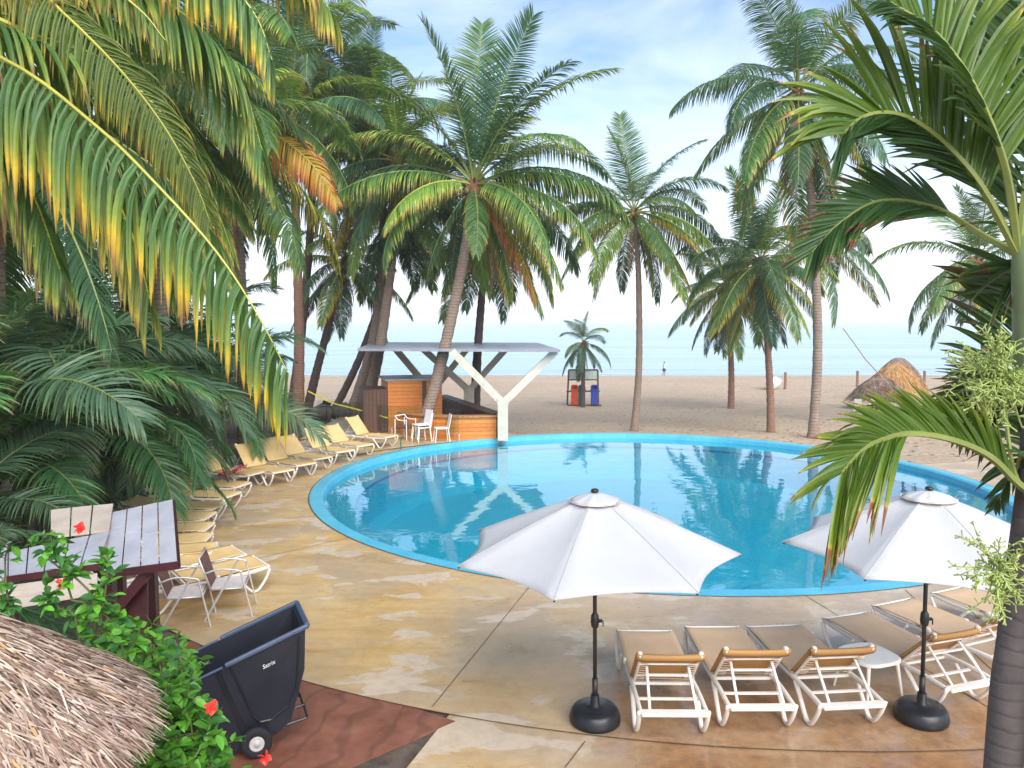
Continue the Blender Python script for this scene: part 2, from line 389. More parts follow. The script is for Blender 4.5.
def water():
    t = NT('pool_water'); v = t.pos((1, 1, 1))
    n = t.noise(1.1, 3, 0.5, v, 0.4); n2 = t.noise(5, 2, 0.5, v)
    h = t.math('ADD', n, t.math('MULTIPLY', n2, 0.10))
    bp = t.node('ShaderNodeBump'); bp.inputs['Strength'].default_value = 0.13; bp.inputs['Distance'].default_value = 0.06; t.link(h, bp.inputs['Height'])
    lw = t.node('ShaderNodeLayerWeight'); lw.inputs['Blend'].default_value = 0.5; t.link(bp.outputs[0], lw.inputs['Normal'])
    frv = t.math('ADD', 0.03, t.math('MULTIPLY', 1.0, t.math('POWER', lw.outputs['Facing'], 3.5)))
    tr = t.node('ShaderNodeBsdfTransparent'); tr.inputs['Color'].default_value = (0.60, 0.97, 0.99, 1)
    gl = t.node('ShaderNodeBsdfGlossy'); gl.inputs['Roughness'].default_value = 0.01; t.link(bp.outputs[0], gl.inputs['Normal'])
    ms = t.node('ShaderNodeMixShader'); t.link(frv, ms.inputs[0]); t.link(tr.outputs[0], ms.inputs[1]); t.link(gl.outputs[0], ms.inputs[2])
    t.link(ms.outputs[0], t.n['Material Output'].inputs['Surface']); return t.m
M['water'] = water()
def sea():
    t = NT('sea_water'); v = t.pos((0.05, 0.35, 1))
    t.base((0.10, 0.25, 0.33)); t.rough(0.22)
    n = t.noise(1.0, 6, 0.6, v); t.bump(n, 0.35, 1.0); t.b.inputs['IOR'].default_value = 1.33
    n2 = t.noise(0.5, 4, 0.6, t.pos((0.01, 0.12, 1))); t.base(t.ramp(n2, [(0.4, (0.22, 0.38, 0.47)), (0.6, (0.32, 0.47, 0.54))]))
    return t.m
M['sea'] = sea()
hz = bpy.data.materials.new('haze'); hz.use_nodes = True; hz.node_tree.nodes.clear()
_o = hz.node_tree.nodes.new('ShaderNodeOutputMaterial'); _v = hz.node_tree.nodes.new('ShaderNodeVolumePrincipled')
_v.inputs['Density'].default_value = 0.0006; _v.inputs['Color'].default_value = (0.93, 0.96, 1, 1); hz.node_tree.links.new(_v.outputs[0], _o.inputs['Volume'])
M['foam'] = simple('wet_foam', (0.75, 0.78, 0.8), 0.5, 0.1, 1)
M['wetsand'] = simple('wet_sand', (0.40, 0.31, 0.24), 0.25, 0.1, 0.3)
M['white'] = simple('white_resin', (0.80, 0.77, 0.72), 0.4, 0.05, 5, dirt=(0.62, 0.52, 0.40))
M['chairwhite'] = simple('white_paint', (0.80, 0.80, 0.80), 0.4, 0.05, 5)
def sling(name, c):
    t = NT(name); v = t.pos()
    ch = t.node('ShaderNodeTexChecker'); ch.inputs['Scale'].default_value = 260; t.link(v, ch.inputs['Vector'])
    n = t.noise(2.3, 5, 0.6, v)
    col = t.ramp(n, [(0.3, tuple(x*0.82 for x in c)), (0.7, c)]); col = t.mix(t.math('MULTIPLY', ch.outputs['Fac'], 0.15), col, tuple(x*0.55 for x in c))
    rr = t.objrand(); col = t.mix(t.math('MULTIPLY', rr, 0.2), col, tuple(x*0.7 for x in c))
    t.base(col); t.rough(0.7); t.bump(n, 0.25, 0.03); return t.m
M['sling'] = sling('tan_sling', (0.66, 0.46, 0.28))
M['sling_y'] = sling('straw_sling', (0.86, 0.60, 0.27))
M['sling_back'] = sling('brown_backrest_sling', (0.50, 0.27, 0.085))  # darker orange-brown than the seat, covers both faces of the backrest
M['canvas'] = simple('white_canvas', (0.50, 0.50, 0.51), 0.85, 0.04, 2.5, 0.35)
M['seam'] = simple('seam_thread', (0.42, 0.42, 0.44), 0.9)
M['piping'] = simple('tan_piping', (0.62, 0.50, 0.40), 0.8)
M['black'] = simple('black_plastic', (0.012, 0.014, 0.018), 0.35, 0.3, 6)
M['blackm'] = simple('black_metal', (0.018, 0.018, 0.02), 0.4, 0.3, 6)
M['navy'] = simple('navy_plastic', (0.013, 0.016, 0.027), 0.42, 0.25, 3, 0.12)
M['navylip'] = simple('navy_plastic_lip', (0.06, 0.09, 0.15), 0.35, 0.2, 3)
M['rubber'] = simple('rubber', (0.012, 0.012, 0.014), 0.8, 0.3, 6)
M['hub'] = simple('hub_metal', (0.55, 0.54, 0.52), 0.4, 0.15, 9, dirt=(0.3, 0.15, 0.08))
M['greyplank'] = None
def plank(name, c, c2, axis='X', n=6.0, dark=(0.04, 0.03, 0.03)):
    t = NT(name); v = t.pos()
    tc_ = t.node('ShaderNodeTexCoord'); s_ = t.node('ShaderNodeSeparateXYZ'); t.link(tc_.outputs['Object'], s_.inputs[0])
    k = t.math('MULTIPLY', s_.outputs[axis], n); fr = t.math('FRACT', k); fl = t.math('FLOOR', k)
    wn = t.node('ShaderNodeTexWhiteNoise'); wn.noise_dimensions = '1D'; t.link(fl, wn.inputs['W'])
    g = t.noise(2, 6, 0.7, t.pos(tuple(18 if a != axis else 3 for a in 'XYZ') if False else (3, 3, 3)))
    col = t.mix(wn.outputs['Value'], c, c2); col = t.mix(t.ramp(g, [(0.4, 0.4), (0.65, 0.0)]), col, tuple(x*0.5 for x in c))
    col = t.mix(t.ramp(fr, [(0.0, 1.0), (0.06, 0.0), (0.96, 0.0), (1.0, 1.0)]), col, dark)
    t.base(col); t.rough(0.55); t.bump(t.ramp(fr, [(0.0, 0.0), (0.08, 1.0), (0.94, 1.0), (1.0, 0.0)]), 0.5, 0.02); return t.m
M['cladding'] = plank('orange_cladding', (0.78, 0.28, 0.05), (0.60, 0.19, 0.03), 'Z', 7.0, (0.12, 0.04, 0.01))
M['cladding_dark'] = plank('brown_cladding', (0.12, 0.055, 0.03), (0.08, 0.04, 0.025), 'X', 7.0)
M['concrete'] = simple('painted_concrete', (0.58, 0.55, 0.46), 0.7, 0.12, 3, 0.2, dirt=(0.38, 0.34, 0.28))
M['roofgrey'] = simple('grey_roof_sheet', (0.30, 0.32, 0.37), 0.45, 0.2, 2)
M['greyboard'] = simple('grey_board', (0.48, 0.48, 0.52), 0.55, 0.14, 2.5, 0.3, dirt=(0.33, 0.33, 0.38))
M['beigeboard'] = simple('beige_board', (0.56, 0.47, 0.38), 0.7, 0.14, 2.5, 0.3, dirt=(0.36, 0.28, 0.2))
M['maroon'] = simple('maroon_paint', (0.055, 0.012, 0.015), 0.4, 0.3, 4, 0.2)
M['alu'] = simple('brushed_metal', (0.62, 0.61, 0.58), 0.35, 0.1, 9, metal=0.5)
M['brownweave'] = simple('brown_weave', (0.14, 0.06, 0.045), 0.7, 0.5, 30)
M['whiteweave'] = simple('white_weave', (0.66, 0.58, 0.56), 0.7, 0.2, 40)
M['yellowtape'] = simple('yellow_tape', (0.75, 0.62, 0.03), 0.5)
M['binred'] = simple('red_bin', (0.62, 0.07, 0.02), 0.4); M['bingreen'] = simple('green_bin', (0.01, 0.12, 0.11), 0.4); M['binblue'] = simple('blue_bin', (0.02, 0.05, 0.36), 0.4)
M['board'] = simple('pale_board', (0.50, 0.62, 0.60), 0.5)
M['brownwood'] = simple('brown_wood', (0.13, 0.07, 0.045), 0.8, 0.3, 8)
M['stone'] = simple('dark_stone', (0.13, 0.11, 0.10), 0.9, 0.4, 3, 0.6)
M['hose'] = simple('green_hose', (0.02, 0.12, 0.08), 0.5)
M['red'] = simple('hibiscus_petal', (0.75, 0.03, 0.02), 0.5)
M['pink'] = simple('pink_towel', (0.6, 0.08, 0.12), 0.9, 0.5, 20)
M['seed'] = simple('pale_green_seeds', (0.34, 0.42, 0.12), 0.5, 0.25, 8)
M['skin'] = simple('skin', (0.3, 0.15, 0.09), 0.6); M['cloth'] = simple('pale_blue_cloth', (0.45, 0.6, 0.75), 0.8); M['hair'] = simple('dark_hair', (0.02, 0.015, 0.015), 0.6)
M['text'] = simple('white_print', (0.75, 0.77, 0.8), 0.5)
def glass():
    t = NT('fence_glass'); tr = t.node('ShaderNodeBsdfTransparent'); tr.inputs['Color'].default_value = (0.90, 0.95, 0.94, 1)
    gl = t.node('ShaderNodeBsdfGlossy'); gl.inputs['Roughness'].default_value = 0.03; lw = t.node('ShaderNodeLayerWeight'); lw.inputs['Blend'].default_value = 0.5; frv = t.math('ADD', 0.03, t.math('MULTIPLY', 0.9, t.math('POWER', lw.outputs['Facing'], 5.0)))
    ms = t.node('ShaderNodeMixShader'); t.link(frv, ms.inputs[0]); t.link(tr.outputs[0], ms.inputs[1]); t.link(gl.outputs[0], ms.inputs[2])
    t.link(ms.outputs[0], t.n['Material Output'].inputs['Surface']); return t.m
M['glass'] = glass()
def thatchm(name, cs):
    t = NT(name); rn = t.attr('rnd'); col = t.ramp(rn, cs)
    n = t.noise(2.2, 5, 0.6, t.pos()); col = t.mix(t.ramp(n, [(0.4, 0.4), (0.62, 0.0)]), col, (0.24, 0.15, 0.10))
    t.base(col); t.rough(0.85); return t.m
M['thatch'] = thatchm('thatch_straw', [(0.0, (0.14, 0.08, 0.06)), (0.25, (0.36, 0.25, 0.19)), (0.7, (0.60, 0.46, 0.37)), (0.93, (0.72, 0.6, 0.5)), (1.0, (0.62, 0.33, 0.09))])
M['thatch_or'] = thatchm('thatch_orange', [(0.0, (0.32, 0.15, 0.05)), (0.5, (0.62, 0.34, 0.12)), (1.0, (0.7, 0.45, 0.2))])
M['thatch_gr'] = thatchm('thatch_grey', [(0.0, (0.18, 0.12, 0.09)), (0.5, (0.34, 0.24, 0.19)), (1.0, (0.48, 0.36, 0.29))])

# ------------------------------------------------------------------ ground, pool, sea
PC = Vector((3.6, 20.2, 0)); PR = 8.66
def ring_grid():
    mb = MB()
    xs = np.concatenate([np.linspace(-400, -60, 9), np.linspace(-50, 50, 126), np.linspace(60, 400, 9)])
    ys = np.concatenate([np.linspace(-40, -5, 6), np.linspace(-4, 28, 33), np.linspace(28.4, 34, 29), np.linspace(34.5, 100, 90), [130, 300]])
    nx = len(xs)
    vs = [(x, y, terr(x, y) + (0.05*math.sin(x*0.7+1.3*math.sin(y*0.5))*math.sin(y*0.9+x*0.2) if y > 32 and y < 84 else 0)) for y in ys for x in xs]
    fs = []
    for j in range(len(ys)-1):
        for i in range(nx-1):
            cx, cy = (xs[i]+xs[i+1])/2, (ys[j]+ys[j+1])/2
            if math.hypot(cx-PC.x, cy-PC.y) < 7.6: continue
            fs.append((j*nx+i, j*nx+i+1, (j+1)*nx+i+1, (j+1)*nx+i))
    # push vertices of the hole outwards to the rim line
    for k, (x, y, z) in enumerate(vs):
        d = math.hypot(x-PC.x, y-PC.y)
        if d < 8.5: 
            vs[k] = (PC.x+(x-PC.x)/max(d, 1e-3)*8.52, PC.y+(y-PC.y)/max(d, 1e-3)*8.52, -0.03)
    mb.add(vs, fs); o = mb.build('beach_sand', M['sand'], smooth=True); tag(o, kind='structure')
ring_grid()
mb = MB(); mb.add([(-6000, 82, -1.98), (6000, 82, -1.98), (6000, 9000, -1.98), (-6000, 9000, -1.98)], [(0, 1, 2, 3)])
tag(mb.build('sea', M['sea']), kind='structure')
mb = MB(); mb.box((0, 4450, 11), (12200, 9300, 36)); hzo = mb.build('haze', hz); tag(hzo, kind='stuff')
# wet shore line and foam line
def strip(name, y0, w, amp, z, m, seed):
    mb = MB(); rr = random.Random(seed); vs = []; n = 160
    ph = [rr.uniform(0, 6) for _ in range(4)]
    for i in range(n+1):
        x = -90+180*i/n
        o_ = amp*(math.sin(x*0.09+ph[0])+0.5*math.sin(x*0.23+ph[1])+0.25*math.sin(x*0.6+ph[2]))
        ww = w*(0.6+0.4*math.sin(x*0.17+ph[3]))
        vs += [(x, y0+o_, z), (x, y0+o_+ww, z)]
    mb.add(vs, [(2*i, 2*i+2, 2*i+3, 2*i+1) for i in range(n)]); tag(mb.build(name, m), kind='structure')
strip('wave_foam', 90.5, 0.9, 0.7, -1.965, M['foam'], 2)
strip('wave_foam', 101, 0.6, 1.6, -1.96, M['foam'], 5)
# soil slabs
mb = MB(); mb.box((-21.6, 17.3, -0.515), (33, 31, 1.0)); mb.box((7, 3.5, -0.515), (24, 15, 1.0)); tag(mb.build('garden_soil', M['soil']), kind='structure')
# deck ring (angles from far left round the front to the right)
def arc_sheet(name, r0, r1, a0, a1, z, m, nr=3, na=140):
    mb = MB(); vs = []
    for j in range(nr+1):
        for i in range(na+1):
            a = a0+(a1-a0)*i/na; r = r0+(r1-r0)*j/nr
            vs.append((PC.x+r*math.cos(a), PC.y+r*math.sin(a), z))
    fs = [(j*(na+1)+i, (j+1)*(na+1)+i, (j+1)*(na+1)+i+1, j*(na+1)+i+1) for j in range(nr) for i in range(na)]
    mb.add(vs, fs); return mb.build(name, m)
tag(arc_sheet('pool_deck', 8.68, 12.98, R(113), R(375), 0.004, M['deck']), kind='structure')
mb = MB(); g0 = G(450, 729); g1 = G(418, 768)
dv = (g1-g0).normalized(); q = g0+dv*5
mb.add([(g0.x, g0.y+0.4, -0.004), (q.x, q.y, -0.004), (16, q.y, -0.004), (16, 16, -0.004), (6, 9.5, -0.004)], [(0, 1, 2, 3, 4)])
tag(mb.build('front_paving', M['deck']), kind='structure')
mb = MB(); mb.box((-4.0, 31.6, -0.505), (7.3, 8.2, 1.01)); tag(mb.build('bar_terrace', M['deck']), kind='structure')
# red path
mb = MB(); pts = [G(450, 726), G(345, 769), G(200, 830), G(60, 800), G(190, 640), G(300, 670)]
ptsz = [(p.x, p.y, 0.0) for p in pts]; ptsz[0] = (ptsz[0][0]+0.05, ptsz[0][1]+0.1, 0)
mb.add(ptsz, [tuple(range(6))]); mb.add([(p[0], p[1], -0.05) for p in ptsz[:3]]+[tuple(p) for p in ptsz[:3]], [(0, 1, 4, 3), (1, 2, 5, 4)])
tag(mb.build('red_path', M['redpath']), kind='structure')
# joints
mb = MB()
def joint(a, b, w=0.012):
    a = Vector((a.x, a.y, 0.008)); b = Vector((b.x, b.y, 0.008)); d = (b-a).normalized(); s_ = Vector((-d.y, d.x, 0))*w/2
    n = 12
    for i in range(n):
        p = a+(b-a)*i/n; q_ = a+(b-a)*(i+1)/n
        mb.add([p-s_, q_-s_, q_+s_, p+s_], [(0, 1, 2, 3)])
for ang in (-141, -112, -84, -62, -40, -165, 170, 150):
    a = R(ang); joint(PC+Vector((math.cos(a), math.sin(a), 0))*8.72, PC+Vector((math.cos(a+0.03), math.sin(a+0.03), 0))*12.9)
joint(G(565, 768), G(585, 742)); joint(G(1024, 700), G(905, 590))
n = 100
vs = []
for i in range(n+1):
    a = R(195)+R(170)*i/n
    for r in (12.975, 12.988): vs.append((PC.x+r*math.cos(a), PC.y+r*math.sin(a), 0.008))
mb.add(vs, [(2*i, 2*i+1, 2*i+3, 2*i+2) for i in range(n)])
tag(mb.build('deck_joints', M['joint']), kind='structure')
# pool
pool = MB()
pool.lathe([(8.70, -0.06), (8.70, 0.016), (8.44, 0.020), (8.38, -0.02), (8.36, -0.21), (8.20, -0.26)], 160, PC)
tag(pool.build('pool_coping', M['rim'], smooth=False), kind='structure')
pool = MB(); pool.lathe([(8.20, -0.26), (7.62, -0.33)], 160, PC, mi=1); pool.lathe([(7.62, -0.33), (7.60, -0.40)], 160, PC, mi=2)
pool.lathe([(7.60, -0.40), (7.50, -1.3), (7.1, -1.42), (0.01, -1.55)], 160, PC, mi=0)
tag(pool.build('pool_basin', [M['basin'], M['rim'], M['poolline']]), kind='structure')
mb = MB(); mb.lathe([(8.695, 0.006), (8.735, 0.010)], 160, PC); tag(mb.build('coping_joint', M['joint']), kind='structure')
mb = MB()
for r, z in ((2.9, -1.05), (2.1, -0.8), (1.3, -0.55)):
    c = Vector((5.0, 12.5, 0)); mb.lathe([(0.01, z), (r-0.06, z)], 48, c, a0=R(5), a1=R(185)); mb.lathe([(r-0.06, z), (r, z-0.02)], 48, c, mi=1, a0=R(5), a1=R(185)); mb.lathe([(r, z-0.02), (r, z-0.5)], 48, c, a0=R(5), a1=R(185))
tag(mb.build('pool_steps', [M['rim'], M['poolline']]), kind='structure')
mb = MB(); mb.lathe([(8.369, -0.15), (6, -0.15), (3, -0.15), (0.01, -0.15)], 160, PC); tag(mb.build('pool_water', M['water']), kind='structure')

# ------------------------------------------------------------------ frond builders
def frond_mb(pts, nl, ll, w, droop=0.6, normal=None, raise_=0.15, fwd=0.55, seg=4, rad=0.02, start=0.08, rng=random, prof=None, sides=(1, -1), tipr=0.3, twist=0.3, ragged=0.08, split_bias=(1, 1), mi_leaf=0, rachis_mi=1, mb=None, widthfac=None, tap=0.45, base_w=0.55, fold=0.0, dvar=0.0):
    """pts: dense rachis polyline."""
    mb = mb or MB(); m = len(pts)
    mb.tube(pts, [rad*(1-0.85*i/(m-1)) for i in range(m)], 5, mi=rachis_mi, cap=False, rnd=0.5)
    cum = [0]
    for i in range(m-1): cum.append(cum[-1]+(pts[i+1]-pts[i]).length)
    T = cum[-1]
    def at(t):
        s_ = t*T
        for i in range(m-1):
            if cum[i+1] >= s_: break
        k = (s_-cum[i])/max(1e-6, cum[i+1]-cum[i]); return pts[i].lerp(pts[i+1], k), (pts[i+1]-pts[i]).normalized()
    Nrm = Vector(normal).normalized() if normal is not None else None
    for j in range(nl):
        t = start+(1-start)*(j+0.5)/nl
        for si, sg in enumerate(sides):
            p, tg = at(min(1, t+rng.uniform(-.3, .3)/nl))
            up = Nrm if Nrm is not None else Vector((0, 0, 1))
            sd_ = tg.cross(up)
            if sd_.length < 0.05: sd_ = tg.cross(Vector((1, 0, 0)))
            sd_.normalize(); nn = sd_.cross(tg).normalized()
            q = (prof(t) if prof else min(1, 0.45+1.5*t) * (1 - (1-tipr)*max(0, (t-0.45)/0.55)**1.5))
            L = ll*q*rng.uniform(1-ragged, 1+ragged)*split_bias[si]
            ff = fwd+0.9*max(0, t-0.75)/0.25*0.9
            d = (sd_*sg*1.0+tg*ff+nn*(raise_+rng.uniform(-0.12, 0.12))+Vector((rng.gauss(0, .04), rng.gauss(0, .04), rng.gauss(0, .04)))).normalized()
            rn = rng.random(); vs = []; lt = []; q_ = p.copy(); ta = rng.gauss(0, twist)
            dr = droop*rng.uniform(0.75, 1.3)+(abs(rng.gauss(0, dvar)) if dvar else 0)
            for k in range(seg+1):
                u = k/seg
                wv = tg-d*tg.dot(d)
                if wv.length < 0.05: wv = nn.copy()
                wv.normalize(); wv = Matrix.Rotation(ta, 3, d) @ wv
                ww = w*(base_w+(1-base_w)*min(1, u*4))*(1-max(0, (u-tap)/(1-tap))**1.6*0.93)/2
                if widthfac: ww *= widthfac(t)
                if fold:
                    fv = wv.cross(d)*ww*fold; vs += [q_-wv*ww+fv, q_-wv*ww*0.5-fv*0.2, q_-fv*0.0, q_+wv*ww*0.5-fv*0.2, q_+wv*ww+fv]; lt += [u]*5
                else:
                    vs += [q_-wv*ww, q_+wv*ww]; lt += [u, u]
                if k < seg:
                    d = (d+Vector((0, 0, -1))*dr*1.0/seg*(0.5+u)).normalized(); q_ = q_+d*L/seg
            if fold: mb.add(vs, [(5*k+c_, 5*k+c_+1, 5*k+c_+6, 5*k+c_+5) for k in range(seg) for c_ in range(4)], mi_leaf, lt, rn)
            else: mb.add(vs, [(2*k, 2*k+1, 2*k+3, 2*k+2) for k in range(seg)], mi_leaf, lt, rn)
    return mb

def arch_pts(L, e0, bend, pw=1.2, side=0.0, n=18):
    pts = [Vector((0, 0, 0))]; p = Vector((0, 0, 0)); yaw = 0
    for i in range(n):
        s_ = (i+0.5)/n; e = R(e0-bend*s_**pw); yaw = R(side)*s_
        p = p+Vector((math.cos(e)*math.cos(yaw), math.cos(e)*math.sin(yaw), math.sin(e)))*L/n; pts.append(p.copy())
    return pts
def curve_pts(ctrl, n=22):
    """Catmull-Rom through control points"""
    c = [Vector(p) for p in ctrl]; c = [c[0]*2-c[1]]+c+[c[-1]*2-c[-2]]; out = []
    segs = len(c)-3
    for i in range(segs):
        k = max(2, n//segs)
        for j in range(k):
            t = j/k; p0, p1, p2, p3 = c[i:i+4]
            out.append(0.5*((2*p1)+(-p0+p2)*t+(2*p0-5*p1+4*p2-p3)*t*t+(-p0+3*p1-3*p2+p3)*t**3))
    out.append(c[-2]); return out

rl = random.Random(11)
LIB = {}
for e0, bend, droop, nvar in ((84, 22, 0.3, 2), (68, 55, 0.8, 3), (50, 82, 1.3, 3), (30, 88, 1.9, 3), (8, 78, 2.4, 3), (-20, 58, 2.4, 2), (-50, 32, 2.0, 2), (-76, 8, 1.5, 2)):
    LIB[e0] = []
    for v_ in range(nvar):
        pts = arch_pts(1.0, e0, bend*rl.uniform(0.85, 1.15), rl.uniform(1.0, 1.4), rl.uniform(-18, 18))
        mb = frond_mb(pts, 112, 0.235, 0.0082, droop, raise_=0.2 if e0 > 40 else 0.0, fwd=0.5, seg=4, rad=0.009, rng=rl, start=0.14, tipr=0.35)
        LIB[e0].append(mb.mesh('frond', [M['frond_green'], M['rachis']]))
KEYS = sorted(LIB)
DEAD = []
for v_ in range(2):
    pts = arch_pts(1.0, -70, 15, 1.0, rl.uniform(-18, 18))
    mb = frond_mb(pts, 46, 0.16, 0.008, 1.8, raise_=0, fwd=0.9, seg=3, rad=0.008, rng=rl, start=0.2, ragged=0.4, twist=1.0)
    DEAD.append(mb.mesh('dead_frond', [M['frond_dead'], M['rachis']]))
def put_frond(parent, at, az, el, L, mat, rng, name='frond', dead=False):
    k = min(KEYS, key=lambda q: abs(q-el)); me = rng.choice(DEAD if dead else LIB[k])
    o = mesh_obj(me, name, parent); o.location = at; o.rotation_euler = (R(rng.uniform(-12, 12)), R(-(el-k)) if not dead else 0, R(az)); o.scale = (L, L, L)
    # rotation order XYZ: tilt about own Y before azimuth
    sl_ = o.material_slots[0]; sl_.link = 'OBJECT'; sl_.material = M[mat]
    if mat in ('frond_yellow', 'frond_lime', 'frond_orange'):
        s2 = o.material_slots[1]; s2.link = 'OBJECT'; s2.material = M['rachis_y']
    return o
def palm(label, base, crown, lean=(0, 0), r0=0.24, r1=0.13, L=4.5, n=20, seed=1, mats=('frond_green',)*4+('frond_blue', 'frond_lime'), tmat='trunk', fronds=None, dead=2, cocos=True, group=None, emin=-60, name='coconut_palm', gap=None):
    rng = random.Random(seed); base = Vector(base); crown = Vector(crown)
    t = empty(name, base, 0, label, 'palm tree', group)
    loc = crown-base; mid = loc*0.5+Vector((lean[0], lean[1], 0))
    pts = curve_pts([Vector((0, 0, -0.15)), mid*0.5+Vector((lean[0]*0.35, lean[1]*0.35, 0)), mid, mid.lerp(loc, 0.55)+Vector((lean[0]*0.3, lean[1]*0.3, 0)), loc], 60)
    m = len(pts); rad = []
    for i in range(m):
        u = i/(m-1); r = r0+(r1-r0)*min(1, u*1.2)**0.7; r += r0*0.28*max(0, 1-u*14)**2
        rad.append(r*(1+0.05*math.sin(i*2.3)+rng.uniform(-.025, .025)))
    mb = MB(); mb.tube(pts, rad, 14); mb.build('trunk', M[tmat], t, smooth=True)
    mb = MB()
    for i in range(26):
        a = rng.uniform(0, 6.28); z = rng.uniform(-0.45, 0.25)*L/4.5; rr = r1*1.15
        p0 = loc+Vector((math.cos(a)*rr, math.sin(a)*rr, z)); l_ = rng.uniform(0.2, 0.55)*L/4.5
        dz = rng.uniform(-0.6, 1.0)
        p1 = p0+Vector((math.cos(a), math.sin(a), dz)).normalized()*l_
        mb.tube([p0-Vector((math.cos(a), math.sin(a), 0))*rr*0.5, p0, p1], [0.06*L/4.5, 0.05*L/4.5, 0.015], 5)
    mb.sphere(loc-Vector((0, 0, 0.1)), r1*1.5, 10, sc=(1, 1, 1.9)); mb.build('crown_base', M['fibre'], t)
    if cocos:
        mb = MB()
        for i in range(10):
            a = rng.uniform(0, 6.28); mb.sphere(loc+Vector((math.cos(a)*r1*2.1, math.sin(a)*r1*2.1, rng.uniform(-0.5, -0.05))), 0.11, 8, sc=(1, 1, 1.25))
        mb.build('coconut_cluster', M['coconut'], t, smooth=True)
    if fronds:
        for (az, el, l_, mt) in fronds: put_frond(t, loc+Vector((0, 0, 0.1)), az, el, l_, mt, rng)
    else:
        for i in range(n):
            u = (i+0.5)/n; el = 86-(86-emin)*u**1.05+rng.uniform(-7, 7); az = i*137.5+rng.uniform(-20, 20)+seed*40
            mt = rng.choice(mats)
            if el < -15 and rng.random() < 0.25: mt = 'frond_yellow'
            ll_ = L*rng.uniform(0.85, 1.1)*(0.8 if el > 78 else 1)
            put_frond(t, loc+Vector((0, 0, 0.1*(1-u)-0.15*u)), az, el, ll_, mt, rng)
    for i in range(dead):
        put_frond(t, loc-Vector((0, 0, 0.15)), rng.uniform(0, 360), -72, L*rng.uniform(0.45, 0.75), 'frond_dead', rng, 'dead_frond', True)
    return t

# central palm
gb = lambda px, py: G(px, py)
A = gb(419, 437); Yc = A.y
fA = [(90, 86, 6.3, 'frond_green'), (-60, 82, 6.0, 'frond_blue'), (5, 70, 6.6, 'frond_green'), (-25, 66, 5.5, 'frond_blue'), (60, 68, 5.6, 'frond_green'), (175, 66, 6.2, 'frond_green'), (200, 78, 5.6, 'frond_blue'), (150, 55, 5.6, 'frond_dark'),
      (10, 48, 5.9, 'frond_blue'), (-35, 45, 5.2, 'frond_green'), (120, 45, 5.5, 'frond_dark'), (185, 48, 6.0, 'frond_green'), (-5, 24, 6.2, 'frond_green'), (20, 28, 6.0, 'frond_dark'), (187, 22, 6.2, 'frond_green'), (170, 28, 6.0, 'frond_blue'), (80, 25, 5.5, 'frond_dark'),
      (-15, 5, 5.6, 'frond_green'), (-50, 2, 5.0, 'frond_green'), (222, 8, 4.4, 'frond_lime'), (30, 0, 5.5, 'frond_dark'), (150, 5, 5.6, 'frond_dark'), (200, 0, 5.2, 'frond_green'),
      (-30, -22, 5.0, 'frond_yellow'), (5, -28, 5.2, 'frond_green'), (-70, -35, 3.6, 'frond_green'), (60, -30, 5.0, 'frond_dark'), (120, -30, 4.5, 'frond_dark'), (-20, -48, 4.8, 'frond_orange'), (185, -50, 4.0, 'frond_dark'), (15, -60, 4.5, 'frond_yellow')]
palm('tall leaning coconut palm rising in front of the orange wooden kiosk', A, P(474, 188, Yc), (0.22, 0), 0.24, 0.18, 6.0, fronds=fA, seed=3, dead=4)
# right-centre palm
B = PT(634, 431)
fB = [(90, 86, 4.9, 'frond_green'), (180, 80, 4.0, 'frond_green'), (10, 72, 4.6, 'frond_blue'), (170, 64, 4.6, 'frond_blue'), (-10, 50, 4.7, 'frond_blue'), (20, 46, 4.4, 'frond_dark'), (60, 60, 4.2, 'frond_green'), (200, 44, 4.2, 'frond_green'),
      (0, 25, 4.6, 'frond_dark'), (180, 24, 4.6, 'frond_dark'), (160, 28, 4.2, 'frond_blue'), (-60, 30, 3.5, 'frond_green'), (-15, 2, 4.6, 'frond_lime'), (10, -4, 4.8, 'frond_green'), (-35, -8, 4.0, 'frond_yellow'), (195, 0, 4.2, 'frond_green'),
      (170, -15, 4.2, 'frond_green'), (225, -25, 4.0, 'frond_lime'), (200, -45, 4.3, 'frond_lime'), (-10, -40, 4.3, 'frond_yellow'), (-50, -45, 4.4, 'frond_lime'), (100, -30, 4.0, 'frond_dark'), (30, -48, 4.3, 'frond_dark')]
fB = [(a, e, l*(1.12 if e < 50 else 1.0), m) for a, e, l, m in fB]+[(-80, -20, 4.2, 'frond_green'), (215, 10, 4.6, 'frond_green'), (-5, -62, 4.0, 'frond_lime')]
palm('single slim coconut palm standing in the sand behind the middle of the pool', B, P(634, 214, B.y), (0.25, 0), 0.19, 0.13, 4.6, fronds=fB, seed=5, dead=3)
C = PT(580, 405); palm('small young palm growing beside the three recycling bins', C+Vector((0, -1.8, 0)), P(584, 343, C.y-1.8), (0, 0), 0.16, 0.11, 2.4, 15, 8, ('frond_blue', 'frond_green'), 'trunk_dark', dead=2, cocos=False, emin=-55)
D = PT(731, 409); palm('short palm with heavy drooping crown on the sand, left of the palm by the boat', D, P(727, 288, D.y), (0.1, 0), 0.22, 0.15, 4.3, 28, 9, ('frond_dark', 'frond_green', 'frond_blue'), 'trunk_red', dead=2, emin=-78)
E = PT(771, 432); palm('reddish trunked palm standing in front of the white boat', E, P(760, 262, E.y), (0.1, 0), 0.2, 0.13, 4.3, 28, 10, ('frond_green', 'frond_blue', 'frond_dark', 'frond_lime'), 'trunk_red', dead=3, emin=-72)
